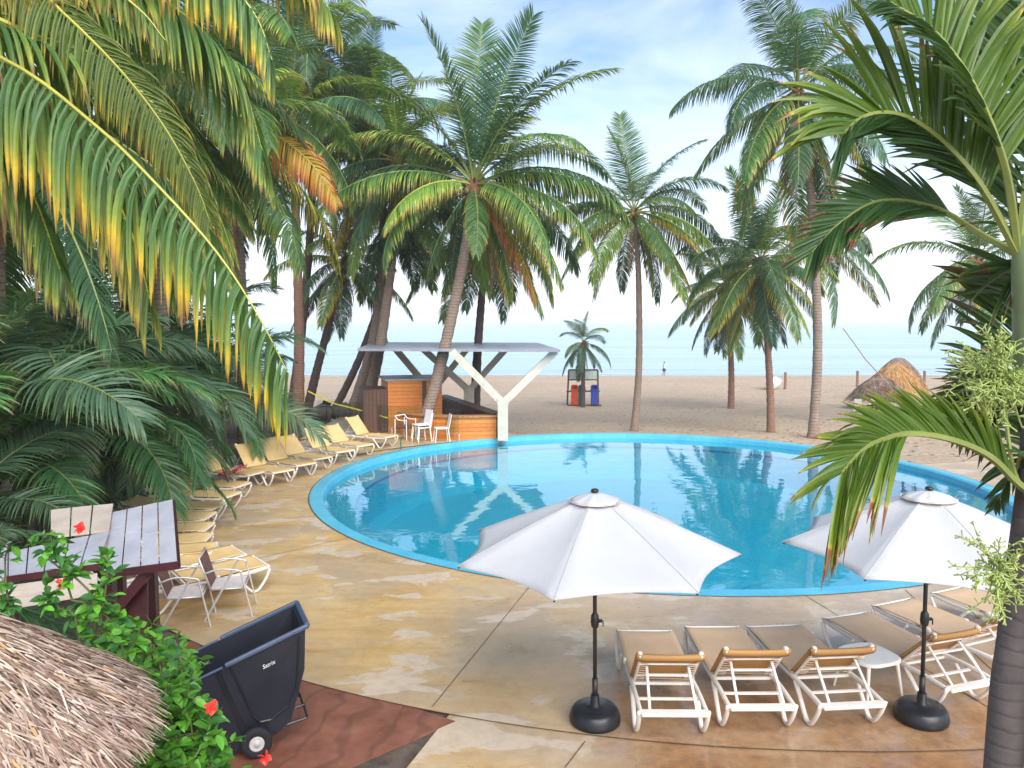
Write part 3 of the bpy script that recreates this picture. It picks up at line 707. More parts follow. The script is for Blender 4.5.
Fp = PT(813, 438); palm('tallest pale trunked palm on the sand at the right end of the pool', Fp, P(798, 92, Fp.y), (0.35, 0), 0.19, 0.13, 5.0, 24, 13, ('frond_blue', 'frond_green', 'frond_dark'), 'trunk', dead=5, emin=-76)
H = PT(822, 424); palm('palm crown hanging low around the tallest pale trunk', H+Vector((0.25, 1.5, 0)), P(818, 232, H.y+1.5), (0.1, 0), 0.18, 0.12, 4.6, 18, 21, ('frond_blue', 'frond_green'), 'trunk_dark', dead=1, emin=-60)
I = PT(990, 428); palm('far right palm half hidden behind the green seed cluster', I, P(978, 262, I.y), (0.0, 0), 0.2, 0.13, 5.2, 18, 23, ('frond_green', 'frond_blue'), 'trunk_red', dead=3, emin=-65)
# left group (base px, crown px, depth offset)
LG = [((298, 424), (290, 118), 5.2, (0.15, 0), 'trunk_red', 31, 'straight reddish trunked palm behind the loungers, at the left end of the glass fence', 0.26),
      ((290, 415), (316, 60), 5.6, (0.3, 0), 'trunk_dark', 32, 'tall palm crossing behind the straight reddish trunk, its crown highest of the left grove', 0.22),
      ((306, 412), (345, 262), 3.8, (0.0, 0), 'trunk_dark', 33, 'low slim palm leaning right beside the open gap in the left grove', 0.24),
      ((331, 414), (402, 205), 4.4, (0.5, 0), 'trunk_dark', 34, 'strongly curved thin palm left of the pair of trunks by the kiosk', 0.18),
      ((350, 415), (372, 118), 5.2, (0.9, 0), 'trunk', 35, 'back trunk of the leaning pair left of the kiosk, crown touched with yellow', 0.26),
      ((362, 422), (398, 160), 5.0, (0.35, 0), 'trunk', 36, 'front trunk of the leaning pair left of the kiosk', 0.27),
      ((475, 416), (489, 228), 4.6, (-0.1, 0), 'trunk_dark', 37, 'dark trunked palm rising behind the flat roof of the pavilion', 0.24)]
for (b, c, L_, ln, tm, sd_, lab, r0) in LG:
    gB = G(*b); palm(lab, gB, P(c[0], c[1], gB.y+0.2), ln, r0, 0.15, L_, 22, sd_, ('frond_green', 'frond_dark', 'frond_dark', 'frond_blue', 'frond_lime'), tm, dead=3, emin=-62, group='palms of the left grove')
# nearer palms over the hedge at left
NG = [(P(95, 700, 15), P(62, 95, 15), 5.0, 41, 'palm over the hedge with its trunk showing between the overhanging fronds', 16), (P(-5, 640, 12.5), P(-20, 80, 12.5), 4.6, 42, 'palm at the left edge with a pale trunk above the feathery hedge', 12.5),
      (P(246, 560, 22), P(228, 128, 22), 5.0, 43, 'palm between the hedge and the grove, carrying the orange drying frond', 22), (P(160, 560, 18), P(150, 40, 18), 5.0, 44, 'dark palm behind the hedge, hidden by the overhanging fronds', 18)]
NGP = []
for (b, c, L_, sd_, lab, _) in NG:
    b = Vector((b.x, b.y, 0)); NGP.append(palm(lab, b, c, (0.15, 0), 0.22, 0.15, L_, 22, sd_, ('frond_green', 'frond_dark', 'frond_dark', 'frond_green'), 'trunk', dead=3, emin=-70))
# orange frond belongs to a palm: hangs from the straight trunk palm's neighbour
# ------------------------------------------------------------------ areca hedge
rl = random.Random(5); ALIB = []
for e0, bend in ((78, 55), (66, 85), (52, 100), (38, 100), (22, 95)):
    for v_ in range(2):
        pts = arch_pts(1.0, e0, bend*rl.uniform(0.85, 1.15), rl.uniform(1.3, 1.9), rl.uniform(-25, 25), 16)
        mb = frond_mb(pts, 74, 0.27, 0.0092, 0.9, raise_=0.35, fwd=0.75, seg=4, rad=0.008, rng=rl, start=0.25, tipr=0.4, twist=0.4)
        ALIB.append((e0, mb.mesh('areca_frond', [M['areca'], M['rachis']])))
def areca(label, x, y, H_, n, seed, group='feathery palm clumps of the left hedge'):
    rng = random.Random(seed); t = empty('areca_palm', (x, y, 0), 0, label, 'palm clump', group)
    mb = MB()
    stems = []
    for i in range(9):
        a = rng.uniform(0, 6.28); r = rng.uniform(0.1, 0.6); h = H_*rng.uniform(0.25, 0.62); ln = rng.uniform(0.1, 0.5)
        p0 = Vector((math.cos(a)*r, math.sin(a)*r, 0)); p1 = p0+Vector((math.cos(a)*ln*h*0.5, math.sin(a)*ln*h*0.5, h)); stems.append((p1, a))
        mb.tube(curve_pts([p0, p0.lerp(p1, 0.5)-Vector((math.cos(a), math.sin(a), 0))*0.1, p1], 8), [0.06]*9, 7)
    mb.build('stems', M['stem'], t)
    for i in range(n):
        p, a = stems[i % 9]; e0, me = rng.choice(ALIB); L_ = H_*rng.uniform(0.55, 0.85)
        o = mesh_obj(me, 'frond', t); o.location = p+Vector((0, 0, rng.uniform(-.5, .2))); o.scale = (L_,)*3
        o.rotation_euler = (R(rng.uniform(-25, 25)), R(rng.uniform(-12, 18)), math.degrees(a) and a+rng.gauss(0, 1.1))
        s_ = o.material_slots[0]; s_.link = 'OBJECT'; s_.material = M['areca2' if rng.random() < 0.22 else 'areca']
AR = [(-8.1, 9.8, 3.3, 'hedge clump nearest the grey plank roof'), (-9.1, 12.4, 4.4, 'hedge clump arching over the hidden loungers'), (-8.9, 11.5, 4.8, 'hedge clump at the left edge of the picture'), (-9.5, 15.2, 4.9, 'hedge clump left of the curve of loungers'),
      (-9.6, 14.0, 5.2, 'tall hedge clump under the pale trunk at left'), (-9.4, 18.2, 5.0, 'hedge clump behind the middle loungers'), (-9.2, 21.5, 5.0, 'far hedge clump below the tip of the yellow frond'), (-10.8, 18.0, 5.6, 'tall rear hedge clump'), (-7.3, 8.2, 2.7, 'low hedge clump hanging over the beige boards'), (-9.4, 25.0, 4.2, 'farthest hedge clump beside the reddish trunk')]
for i, (x, y, h, lab) in enumerate(AR): areca('dark green feathery areca palm, '+lab, x, y, h, 30, 60+i)

# ------------------------------------------------------------------ overhanging near coconut palm (upper left)
rf = random.Random(21)
cr_ = Vector((-4.4, 4.6, 6.6)); bs = Vector((-5.6, 5.2, 0))
np_ = empty('coconut_palm', bs, 0, 'near coconut palm off the left edge whose long yellow tipped fronds hang into the picture', 'palm tree')
mb = MB(); mb.tube(curve_pts([Vector((0, 0, -0.1)), (cr_-bs)*0.5+Vector((-0.4, 0, 0)), cr_-bs], 30), 0.2, 14); mb.build('trunk', M['trunk'], np_, smooth=True)
mb = MB(); mb.sphere(cr_-bs, 0.3, 12, sc=(1, 1, 1.6)); mb.build('crown_base', M['fibre'], np_)
def near_frond(ctrl, nl, ll, w, mat, droop, **kw):
    pts = [p-bs for p in curve_pts(ctrl, 40)]
    kw.setdefault('fold', 0.5)
    mb = frond_mb(pts, nl, ll, w, droop, rng=rf, seg=7, **kw); return mb.build('frond', [M[mat], M['rachis_y']], np_)
# frond 1: long yellow-green diagonal
near_frond([cr_, P(-150, 5, 4.0), P(0, 57, 3.75), P(95, 125, 3.6), P(160, 188, 3.5), P(215, 250, 3.45), P(255, 310, 3.4), P(289, 375, 3.4)], 88, 0.62, 0.025, 'frond_yellow', 8.5, fwd=0.12, raise_=-1.3, rad=0.014, start=0.12, tipr=0.55, twist=0.5, tap=0.68, base_w=0.8, ragged=0.1)
# frond 2: mid
near_frond([cr_, P(-20, -60, 5.0), P(60, 10, 5.0), P(120, 70, 5.0), P(165, 128, 5.0), P(196, 185, 5.0), P(210, 222, 5.0)], 100, 0.46, 0.021, 'frond_olive', 2.2, fwd=0.7, raise_=0.0, rad=0.013, start=0.2, tipr=0.4, normal=(0.3, -1, 0.5), twist=0.2)
# frond 3: along the top, leaflets hanging
near_frond([cr_, P(-60, -110, 4.0), P(60, -95, 3.7), P(150, -70, 3.6), P(215, -30, 3.6), P(255, 15, 3.6), P(272, 60, 3.6)], 96, 0.55, 0.024, 'frond_yellow', 7.0, tap=0.65, base_w=0.8, fwd=0.3, raise_=-0.3, rad=0.014, start=0.15, tipr=0.4, twist=0.5)
near_frond([cr_, P(-80, -60, 3.7), P(20, -45, 3.4), P(90, -25, 3.3), P(140, 10, 3.3), P(165, 40, 3.3)], 70, 0.32, 0.022, 'frond_olive', 4.5, fwd=0.4, raise_=-0.2, rad=0.013, start=0.15, tipr=0.4, twist=0.5)
# darker ones behind
near_frond([cr_, P(-60, 40, 5.2), P(30, 90, 5.4), P(90, 150, 5.5), P(130, 230, 5.5), P(150, 300, 5.5)], 80, 0.8, 0.04, 'frond_olive', 3.0, fwd=0.5, raise_=-0.1, rad=0.026, start=0.12, tipr=0.5)
near_frond([cr_, P(0, -40, 5.5), P(110, -25, 6.0), P(190, 20, 6.2), P(240, 80, 6.4), P(262, 150, 6.4)], 84, 0.85, 0.042, 'frond_green', 3.0, fwd=0.5, raise_=-0.1, rad=0.026, start=0.12, tipr=0.5)
near_frond([cr_, P(-90, 90, 5.2), P(-20, 130, 5.4), P(30, 190, 5.5), P(60, 270, 5.5)], 70, 0.8, 0.04, 'frond_green', 3.0, fwd=0.5, raise_=-0.1, rad=0.024, start=0.12, tipr=0.5)
near_frond([cr_, P(-30, -90, 5.2), P(80, -100, 5.6), P(200, -90, 6.0), P(290, -40, 6.4), P(330, 10, 6.4)], 84, 0.8, 0.04, 'frond_olive', 3.0, fwd=0.5, raise_=-0.1, rad=0.026, start=0.12, tipr=0.5)
near_frond([cr_, P(20, 30, 5.0), P(100, 60, 5.4), P(165, 120, 5.6), P(200, 200, 5.7), P(215, 270, 5.7)], 80, 0.7, 0.036, 'frond_green', 3.0, fwd=0.5, raise_=-0.1, rad=0.026, start=0.12, tipr=0.5)
# orange frond on a palm of the grove
po = NGP[2]; bs0 = Vector(po.location)
pts = [p-bs0 for p in curve_pts([P(230, 130, 21.9), P(252, 124, 20.9), P(285, 141, 20.2), P(315, 168, 19.9), P(336, 202, 19.8)], 30)]
frond_mb(pts, 80, 1.15, 0.05, 2.2, rng=rf, seg=5, fwd=0.7, raise_=0.0, normal=(0, -1, 0.4), rad=0.035, start=0.15, tipr=0.35).build('frond', [M['frond_orange'], M['rachis_y']], po)['label'] = 'orange drying frond'

# ------------------------------------------------------------------ near palm (right)
rr_ = random.Random(33)
tb = P(985, 1085, 3.0); tb = Vector((tb.x-0.02, 3.0, 0)); 
np2 = empty('cluster_palm', tb, 0, 'near slim palm with ringed grey trunk and arching fronds at the right edge', 'palm tree')
tp = [Vector((0, 0, 0)), P(1003, 768, 3.0)-tb, P(1016, 640, 3.0)-tb, P(1034, 500, 3.0)-tb, P(1040, 430, 3.0)-tb, P(1039, 395, 3.0)-tb]
mb = MB(); pts = curve_pts(tp, 50); mb.tube(pts, [0.071-0.008*i/len(pts) for i in range(len(pts))], 18); mb.build('trunk', M['trunk_fg'], np2, smooth=True)
mb = MB(); mb.tube(curve_pts([P(1039, 405, 3.0)-tb, P(1037, 340, 3.0)-tb, P(1033, 268, 3.0)-tb, P(1025, 235, 3.0)-tb], 20), [0.088, 0.088, 0.087, 0.086, 0.085, 0.084, 0.083, 0.082, 0.081, 0.08, 0.078, 0.076, 0.074, 0.07, 0.066, 0.06, 0.05, 0.04, 0.03][:19], 16)
mb.build('crownshaft', M['crownshaft'], np2, smooth=True)
def fgf(ctrl, nl, ll, w, mat, droop, parent=None, base=None, ns=None, **kw):
    pts = [p-(base or tb) for p in curve_pts(ctrl, 40)]
    kw.setdefault('fold', 0.55); kw.setdefault('dvar', 0.5); kw.setdefault('rad', 0.016); kw.setdefault('start', 0.2)
    mb = frond_mb(pts, nl, ll, w, droop, rng=rr_, seg=6, **kw); return mb.build('frond', [M[mat], M['rachis']], parent or np2)
c0 = P(1018, 255, 3.0)
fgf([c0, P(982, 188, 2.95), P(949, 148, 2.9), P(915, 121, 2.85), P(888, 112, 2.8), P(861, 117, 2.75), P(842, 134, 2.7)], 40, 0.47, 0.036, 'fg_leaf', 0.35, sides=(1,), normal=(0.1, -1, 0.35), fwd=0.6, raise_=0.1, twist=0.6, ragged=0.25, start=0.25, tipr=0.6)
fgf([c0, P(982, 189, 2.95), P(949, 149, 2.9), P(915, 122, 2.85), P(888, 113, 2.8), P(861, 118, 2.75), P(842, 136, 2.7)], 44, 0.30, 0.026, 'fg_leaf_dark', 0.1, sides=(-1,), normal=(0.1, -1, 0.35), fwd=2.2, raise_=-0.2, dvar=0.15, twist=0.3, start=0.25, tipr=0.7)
fgf([c0, P(982, 235, 3.1), P(935, 208, 3.1), P(881, 201, 3.05), P(841, 222, 3.0), P(812, 252, 3.0)], 44, 0.29, 0.022, 'fg_leaf_dark', 0.1, normal=(0.1, -1, 0.5), dvar=0.2, fwd=1.7, raise_=0.1, twist=0.35, start=0.3, tipr=0.5)
fgf([c0, P(1005, 170, 2.9), P(975, 90, 2.8), P(942, 40, 2.75), P(915, 17, 2.7), P(890, 2, 2.65)], 40, 0.44, 0.032, 'fg_leaf', 0.1, sides=(1,), normal=(0.1, -1, 0.3), fwd=0.5, twist=0.25, start=0.3, tipr=0.5)
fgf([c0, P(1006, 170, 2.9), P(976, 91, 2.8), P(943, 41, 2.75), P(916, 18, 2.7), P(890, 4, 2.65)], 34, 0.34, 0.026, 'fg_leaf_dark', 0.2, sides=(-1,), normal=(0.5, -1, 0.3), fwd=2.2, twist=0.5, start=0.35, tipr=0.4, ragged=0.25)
fgf([c0, P(1030, 150, 3.1), P(1050, 40, 3.3), P(1080, -40, 3.6)], 36, 0.6, 0.036, 'fg_leaf_dark', 0.3, normal=(0.1, -1, 0.3), start=0.15)
fgf([c0, P(1012, 180, 3.4), P(1000, 90, 3.8), P(1010, 0, 4.2)], 38, 0.6, 0.036, 'fg_leaf_dark', 0.3, normal=(0.1, -1, 0.3), start=0.15)
fgf([c0+Vector((0.03, 0.05, 0)), P(1040, 240, 3.3), P(1035, 300, 3.5), P(1015, 380, 3.6), P(1005, 440, 3.6)], 44, 0.62, 0.036, 'fg_leaf_dark', 0.05, normal=(0.1, -1, 0.2), fwd=-0.75, raise_=0.0, start=0.15, twist=0.2)
fgf([c0, P(1060, 200, 3.0), P(1120, 210, 3.0), P(1180, 280, 3.0)], 26, 0.5, 0.045, 'fg_leaf', 0.4, fwd=0.8)
# second stem just right of the frame with the lower frond
tb2 = Vector((P(1075, 700, 2.85).x, 2.85, 0)); 
np3 = empty('cluster_palm', tb2, 0, 'second stem of the near palm cluster, only its low arching frond showing over the pool', 'palm tree')
mb = MB(); mb.tube(curve_pts([Vector((0, 0, 0)), P(1070, 640, 2.85)-tb2, P(1060, 520, 2.85)-tb2], 20), 0.07, 14); mb.build('trunk', M['trunk_fg'], np3, smooth=True)
c1 = P(1045, 500, 2.85)
R3 = [c1, P(1018, 483, 2.8), P(990, 456, 2.75), P(955, 440, 2.7), P(915, 433, 2.6), P(885, 438, 2.5), P(862, 450, 2.45), P(842, 472, 2.4)]
fgf(R3, 52, 0.31, 0.025, 'fg_leaf', 0.2, np3, tb2, sides=(1,), normal=(0.1, -1, 0.4), fwd=1.5, raise_=0.1, twist=0.3, start=0.15, tipr=0.75)
fgf([p-Vector((0, 0, 0.004)) for p in R3], 38, 0.36, 0.025, 'fg_leaf', 0.4, np3, tb2, sides=(-1,), normal=(0.1, -1, 0.4), fwd=1.4, raise_=-0.1, twist=0.4, start=0.70, tipr=1.0)
fgf([c1, P(1025, 455, 2.9), P(1015, 470, 3.0), P(995, 505, 3.0)], 14, 0.2, 0.024, 'fg_leaf_dark', 0.5, np3, tb2, fwd=0.8)
fgf([c1, P(1050, 430, 3.1), P(1030, 400, 3.3), P(1000, 400, 3.4), P(960, 420, 3.4)], 40, 0.45, 0.03, 'fg_leaf_dark', 0.5, np3, tb2, fwd=0.7, normal=(0.1, -1, 0.4))
def seeds(lab, c, rad, n, parent_to):
    mb = MB()
    for i in range(n):
        d = Vector((rr_.gauss(-0.25, 1), rr_.gauss(0, 0.8), rr_.gauss(0, 0.9))).normalized(); L_ = rad*rr_.uniform(0.5, 1.1)
        p = Vector((0, 0, 0)); pts = [p.copy()]
        for k in range(5):
            d = (d+Vector((rr_.gauss(0, .18), rr_.gauss(0, .18), rr_.gauss(0, .18)-0.05))).normalized(); p = p+d*L_/5; pts.append(p.copy())
            for q in range(3):
                e = Vector((rr_.gauss(0, 1), rr_.gauss(0, 1), rr_.gauss(0, 1))).normalized()
                mb.tube([p, p+(d*0.6+e).normalized()*0.022], [0.002, 0.003], 4)
                mb.sphere(p+(d*0.6+e).normalized()*0.024, 0.0042, 6)
        mb.tube(pts, 0.0026, 4)
    o = mb.build('seed_cluster', M['seed'], parent_to, loc=c); return o
seeds('', P(1002, 378, 2.8)-tb, 0.20, 90, np2); 
mb = MB(); mb.tube(curve_pts([P(1003, 378, 2.8)-tb, P(1006, 420, 2.85)-tb, P(1014, 470, 2.9)-tb, P(1030, 500, 2.95)-tb], 12), 0.008, 6); mb.build('seed_stalk', M['seed'], np2)
seeds('', P(1000, 572, 2.85)-tb, 0.18, 34, np2)

# ------------------------------------------------------------------ umbrellas
def umbrella(label, base, zr=1.85, zt=2.45, r=1.46, ns=7, a0=-10, tilt=(0, 0)):
    t = empty('parasol', base, 0, label, 'parasol', 'white parasols between the near loungers')
    mb = MB()
    prof = [(0.0, 0.0), (0.24, 0.0), (0.265, 0.02), (0.27, 0.06), (0.25, 0.13), (0.225, 0.165), (0.12, 0.175), (0.05, 0.19), (0.045, 0.3), (0.0, 0.3)]
    mb.lathe(prof, 32); mb.build('base', M['black'], t, smooth=True)
    mb = MB(); mb.tube([(0, 0, 0.1), (0, 0, zt-0.05)], 0.021, 12); mb.tube([(0, 0, 0.25), (0, 0, 0.48)], 0.03, 12); mb.build('pole', M['blackm'], t, smooth=True)
    mb = MB(); mb.lathe([(0.021, 1.02), (0.038, 1.04), (0.045, 1.09), (0.04, 1.16), (0.021, 1.19)], 16); mb.box((0.05, 0, 1.1), (0.05, 0.02, 0.03)); mb.tube([(0.05, 0, 1.1), (0.085, 0, 1.1), (0.085, 0, 1.04)], 0.007, 6); mb.build('crank', M['blackm'], t, smooth=True)
    # canopy
    mb = MB(); K = 10; J = 12; vs = []
    for j in range(J+1):
        u = j/J
        for s_ in range(ns):
            for k in range(K):
                f_ = k/K; a = R(a0)+(s_+f_)*2*math.pi/ns
                rc = r*math.cos(math.pi/ns)/math.cos((f_-0.5)*2*math.pi/ns)
                sc = 1-0.075*u*u*(4*f_*(1-f_))
                rad = rc*(0.10+0.90*u)*sc if j else rc*0.10
                sag = -0.042*(4*f_*(1-f_))*math.sin(u*math.pi)**0.8
                z = zt-0.06-(zt-0.06-zr)*(u**1.12)+sag
                vs.append((rad*math.cos(a), rad*math.sin(a), z))
    n = ns*K
    fs = [(j*n+i, (j+1)*n+i, (j+1)*n+(i+1) % n, j*n+(i+1) % n) for j in range(J) for i in range(n)]
    mb.add(vs, fs); c = mb.build('canopy', M['canvas'], t, smooth=True)
    so_ = c.modifiers.new('thick', 'SOLIDIFY'); so_.thickness = 0.004
    # vent cap
    mb = MB(); vs = []
    for j in range(5):
        u = j/4
        for i in range(n):
            f_ = (i % K)/K; a = R(a0)+i*2*math.pi/n
            rad = 0.26*u*(1-0.06*(4*f_*(1-f_))*u)+0.005
            vs.append((rad*math.cos(a), rad*math.sin(a), zt+0.015-0.085*u**1.1+0.006*math.sin(a*9)*u))
    mb.add(vs, [(j*n+i, (j+1)*n+i, (j+1)*n+(i+1) % n, j*n+(i+1) % n) for j in range(4) for i in range(n)])
    v_ = mb.build('vent_cap', M['canvas'], t, smooth=True); v_.modifiers.new('thick', 'SOLIDIFY').thickness = 0.004
    mb = MB(); mb.tube([(0.262*math.cos(R(a0)+i*2*math.pi/60), 0.262*math.sin(R(a0)+i*2*math.pi/60), zt-0.072) for i in range(61)], 0.005, 5, cap=False); mb.build('vent_piping', M['piping'], t)
    mb = MB(); mb.lathe([(0.0, zt+0.05), (0.03, zt+0.046), (0.04, zt+0.034), (0.042, zt+0.02), (0.0, zt+0.01)], 16); mb.build('finial', M['black'], t, smooth=True)
    for s_ in range(ns):
        a = R(a0)+s_*2*math.pi/ns; d = Vector((math.cos(a), math.sin(a), 0)); sm = MB()
        sm.tube([d*(r*(0.17+0.83*k/12))+Vector((0, 0, zt-0.058-(zt-0.06-zr)*((0.08+0.92*k/12)**1.12))) for k in range(13)], 0.0032, 5); sm.build('seam', M['seam'], c)
        m_ = MB(); m_.beam(d*0.03+Vector((0, 0, zt-0.09)), d*(r-0.01)+Vector((0, 0, zr-0.014)), 0.012, 0.016); m_.beam(Vector((0, 0, zt-0.5))+d*0.02, d*r*0.45+Vector((0, 0, zt-0.3)), 0.01, 0.012); m_.build('rib', M['blackm'], t)
    return t
u1 = umbrella('open white parasol left of the near row of loungers, whole canopy in view', G(595, 722), a0=-7, r=1.47); u1.rotation_euler = (R(0.5), R(-0.6), 0)
u2 = umbrella('open white parasol among the right loungers, partly behind the arching palm frond', G(921, 720), a0=-36, r=1.44, zr=1.86, zt=2.46); u2.rotation_euler = (0, R(-0.5), 0)

# ------------------------------------------------------------------ loungers
def make_lounger(alpha, sling_m, W_=0.66, HL=0.95, back=0.74, hx=-0.30, back_m=None):
    t = empty('sun_lounger', (0, 0, 0))
    zr = 0.335; m = MB(); hw = W_/2
    for s in (-1, 1):
        m.tube(curve_pts([(-HL, s*hw, zr-0.02), (-HL*0.6, s*hw, zr), (0, s*hw, zr-0.01), (HL*0.7, s*hw, zr), (HL, s*hw, zr+0.035)], 16), 0.024, 8, squash=1.3)
    m.beam((-HL, -hw, zr-0.02), (-HL, hw, zr-0.02), 0.11, 0.04, bev=0.012)
    m.beam((-HL+0.3, -hw, zr-0.02), (-HL+0.3, hw, zr-0.02), 0.03, 0.02)
    m.beam((hx, -hw, zr-0.02), (hx, hw, zr-0.02), 0.035, 0.03); m.beam((HL, -hw, zr+0.035), (HL, hw, zr+0.035), 0.035, 0.035, bev=0.01)
    m.beam((0.35, -hw, zr-0.04), (0.35, hw, zr-0.04), 0.03, 0.025)
    m.build('frame', M['white'], t, smooth=False)
    for e in (-1, 1):
        for s in (-1, 1):
            l_ = MB(); y = s*(hw+0.012)
            l_.tube(curve_pts([(e*HL, y, zr), (e*(HL-0.06), y, 0.20), (e*(HL-0.18), y, 0.045), (e*(HL-0.26), y, 0.022), (e*(HL-0.32), y, 0.06), (e*(HL-0.46), y, 0.22), (e*(HL-0.56), y, zr-0.01)], 18), 0.021, 7, squash=1.25)
            l_.build('leg', M['white'], t, smooth=True)
    for s in (-1, 1):   # arm-like knuckle where the backrest pivots
        k = MB(); k.sphere((hx+0.42, s*(hw+0.02), zr+0.03), 0.045, 10, sc=(1.5, 0.5, 0.9)); k.build('pivot_cover', M['white'], t, smooth=True)
    def sheet(p, thick, name, mats, par, wrap=None, hwid=hw+0.018, sag=0.02):
        b = MB(); nu = len(p); nv = 10; vs = []
        for i, q in enumerate(p):
            for j in range(nv+1):
                f_ = j/nv*2-1; vs.append((q[0], f_*hwid, q[1]-sag*(1-f_*f_)*math.sin(math.pi*i/(nu-1))+0.012*(f_**8)))
        b.add(vs, [(i*(nv+1)+j, (i+1)*(nv+1)+j, (i+1)*(nv+1)+j+1, i*(nv+1)+j+1) for i in range(nu-1) for j in range(nv)])
        o = b.build(name, mats, par, smooth=True); md = o.modifiers.new('thick', 'SOLIDIFY'); md.thickness = thick; md.offset = -1; return o
    sheet([(hx+(HL-hx+0.02)*i/12, zr+0.036+0.03*i/12-(0.03 if i == 12 else 0)) for i in range(13)], 0.012, 'seat_sling', sling_m, t)
    ca, sa = math.cos(R(alpha)), math.sin(R(alpha))
    bp = [(hx+0.01-back*ca*i/10, zr+0.035+back*sa*i/10) for i in range(11)]
    tip = bp[-1]; bp += [(tip[0]-0.025*ca-0.012, tip[1]+0.0), (tip[0]-0.02, tip[1]-0.035), (tip[0]+0.05*ca, tip[1]-0.05-0.05*sa)]
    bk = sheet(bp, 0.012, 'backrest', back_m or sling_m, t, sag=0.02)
    f2 = MB(); hw2 = hw-0.03
    for s in (-1, 1):
        f2.beam((hx, s*hw2, zr+0.012), (tip[0], s*hw2, tip[1]-0.02), 0.03, 0.03, bev=0.008)
        f2.sphere((tip[0], s*(hw2+0.012), tip[1]-0.005), 0.042, 8, sc=(1, 0.8, 1))
    f2.beam((tip[0]+0.16*ca, -hw2, tip[1]-0.03-0.16*sa), (tip[0]+0.16*ca, hw2, tip[1]-0.03-0.16*sa), 0.025, 0.02)
    f2.beam((tip[0]+0.46*ca, -hw2, tip[1]-0.03-0.46*sa), (tip[0]+0.46*ca, hw2, tip[1]-0.03-0.46*sa), 0.025, 0.02)
    f2.build('back_frame', M['white'], bk)
    s2 = MB(); hx2 = tip[0]+0.22*ca; hz2 = tip[1]-0.03-0.22*sa
    for s in (-1, 1): s2.beam((hx2, s*hw2*0.72, hz2), (-HL+0.04, s*hw2*0.78, zr), 0.028, 0.024, bev=0.006)
    s2.beam((hx2-0.06, -hw2*0.75, hz2-0.07 if hz2-0.07 > zr else zr+0.03), (hx2-0.06, hw2*0.75, hz2-0.07 if hz2-0.07 > zr else zr+0.03), 0.024, 0.02)
    s2.build('prop_bar', M['white'], bk)
    for s in (-1, 1):
        lc = MB()   # lacing that ties the sling to the frame
        for i in range(9):
            u = 0.1+0.85*i/9; x_ = hx-back*ca*u; z_ = zr+0.02+back*sa*u
            lc.beam((x_, s*hw2, z_-0.015), (x_-0.03*ca, s*(hw2-0.09), z_-0.012), 0.007, 0.007)
        lc.build('lacing', M['piping'], bk)
    return t
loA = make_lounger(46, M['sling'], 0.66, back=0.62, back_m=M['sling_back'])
loB = make_lounger(50, M['sling_y'], 0.62)
loD = make_lounger(41, M['sling_y'], 0.62)
loC = make_lounger(8, M['sling_y'], 0.62)
used = {}
def place(proto, head, foot, label, group):
    c = proto if not used.get(proto.name) else copy_tree(proto)
    used[proto.name] = True
    d = (foot-head); c.location = ((head+foot)/2).x, ((head+foot)/2).y, 0.006; c.rotation_euler = (0, 0, math.atan2(d.y, d.x))
    tag(c, label, 'sun lounger', group); return c
gR = 'tan loungers in the near row'
def HF(hpx, hpy, fpx, fpy, zf=0.37):
    h = PZ(hpx, hpy, 0.315); f = PZ(fpx, fpy, zf); return h, f
names = ['leftmost tan lounger of the near row, just right of the first parasol pole', 'second tan lounger from the left in the near row', 'third tan lounger from the left, left of the small white table', 'tan lounger behind the second parasol pole, right of the small white table', 'tan lounger passing behind the grey palm trunk in the near row', 'rightmost tan lounger, mostly hidden behind the grey palm trunk']
for (h, f, lab) in zip([(674, 714), (762, 708), (853, 706), (972, 686), (1032, 664), (1095, 645)], [(645, 634), (714, 631), (776, 630), (855, 622), (915, 613), (975, 600)], names):
    h_, f_ = HF(*h, *f); dd = (f_-h_); dd.z = 0; dd.normalize(); h2 = Vector((h_.x, h_.y, 0)); f2 = h2+dd*1.9
    place(loA, h2, f2, lab, gR)
gL = 'straw coloured loungers round the left side of the pool'
def LF(fpx, fpy, dx, dy):
    f = PZ(fpx, fpy, 0.37); f.z = 0; d = Vector((dx, dy, 0)).normalized(); return f-d*1.9, f
left = [((392, 437), (2.0, -1.1), loB, 'lounger nearest the wooden kiosk, first of the curved left row'), ((366, 446), (1.9, -1.6), loD, 'second lounger from the kiosk in the left row'), ((346, 452), (1.9, -1.7), loB, 'third lounger from the kiosk in the left row'),
        ((323, 459), (1.95, -1.6), loD, 'fourth lounger from the kiosk, in front of the reddish palm trunk'), ((307, 465), (2.0, -1.5), loB, 'fifth lounger from the kiosk in the left row'), ((284, 472), (2.0, -1.6), loB, 'sixth lounger from the kiosk in the left row'),
        ((258, 474), (2.0, -0.9), loD, 'seventh lounger from the kiosk, half covered by feathery fronds'), ((243, 486), (2.0, -0.6), loC, 'flat lounger under the feathery fronds, next past the half covered one'), ((233, 496), (2, -0.5), loC, 'second flat lounger under the feathery fronds'), ((219, 507), (2, -0.2), loC, 'third flat lounger, seen at the edge of the feathery fronds'),
        ((210, 517), (2, -0.05), loC, 'flat lounger level with the far edge of the grey plank roof'), ((209, 528), (2, 0.1), loC, 'flat lounger fourth from the metal armchairs'), ((208, 539), (2, 0.2), loC, 'flat lounger third from the metal armchairs'), ((214, 549), (2, 0.35), loC, 'flat lounger second behind the metal armchairs')]
for (fp, d, pr, lab) in left:
    h_, f_ = LF(*fp, *d); place(pr, h_, f_, 'white framed '+lab, gL)
_d = Vector((math.cos(R(40)), math.sin(R(40)), 0))*0.95; _c = Vector((-5.30, 12.02, 0)); h_, f_ = _c-_d, _c+_d; place(loB, h_, f_, 'straw lounger directly behind the two metal armchairs', gL)
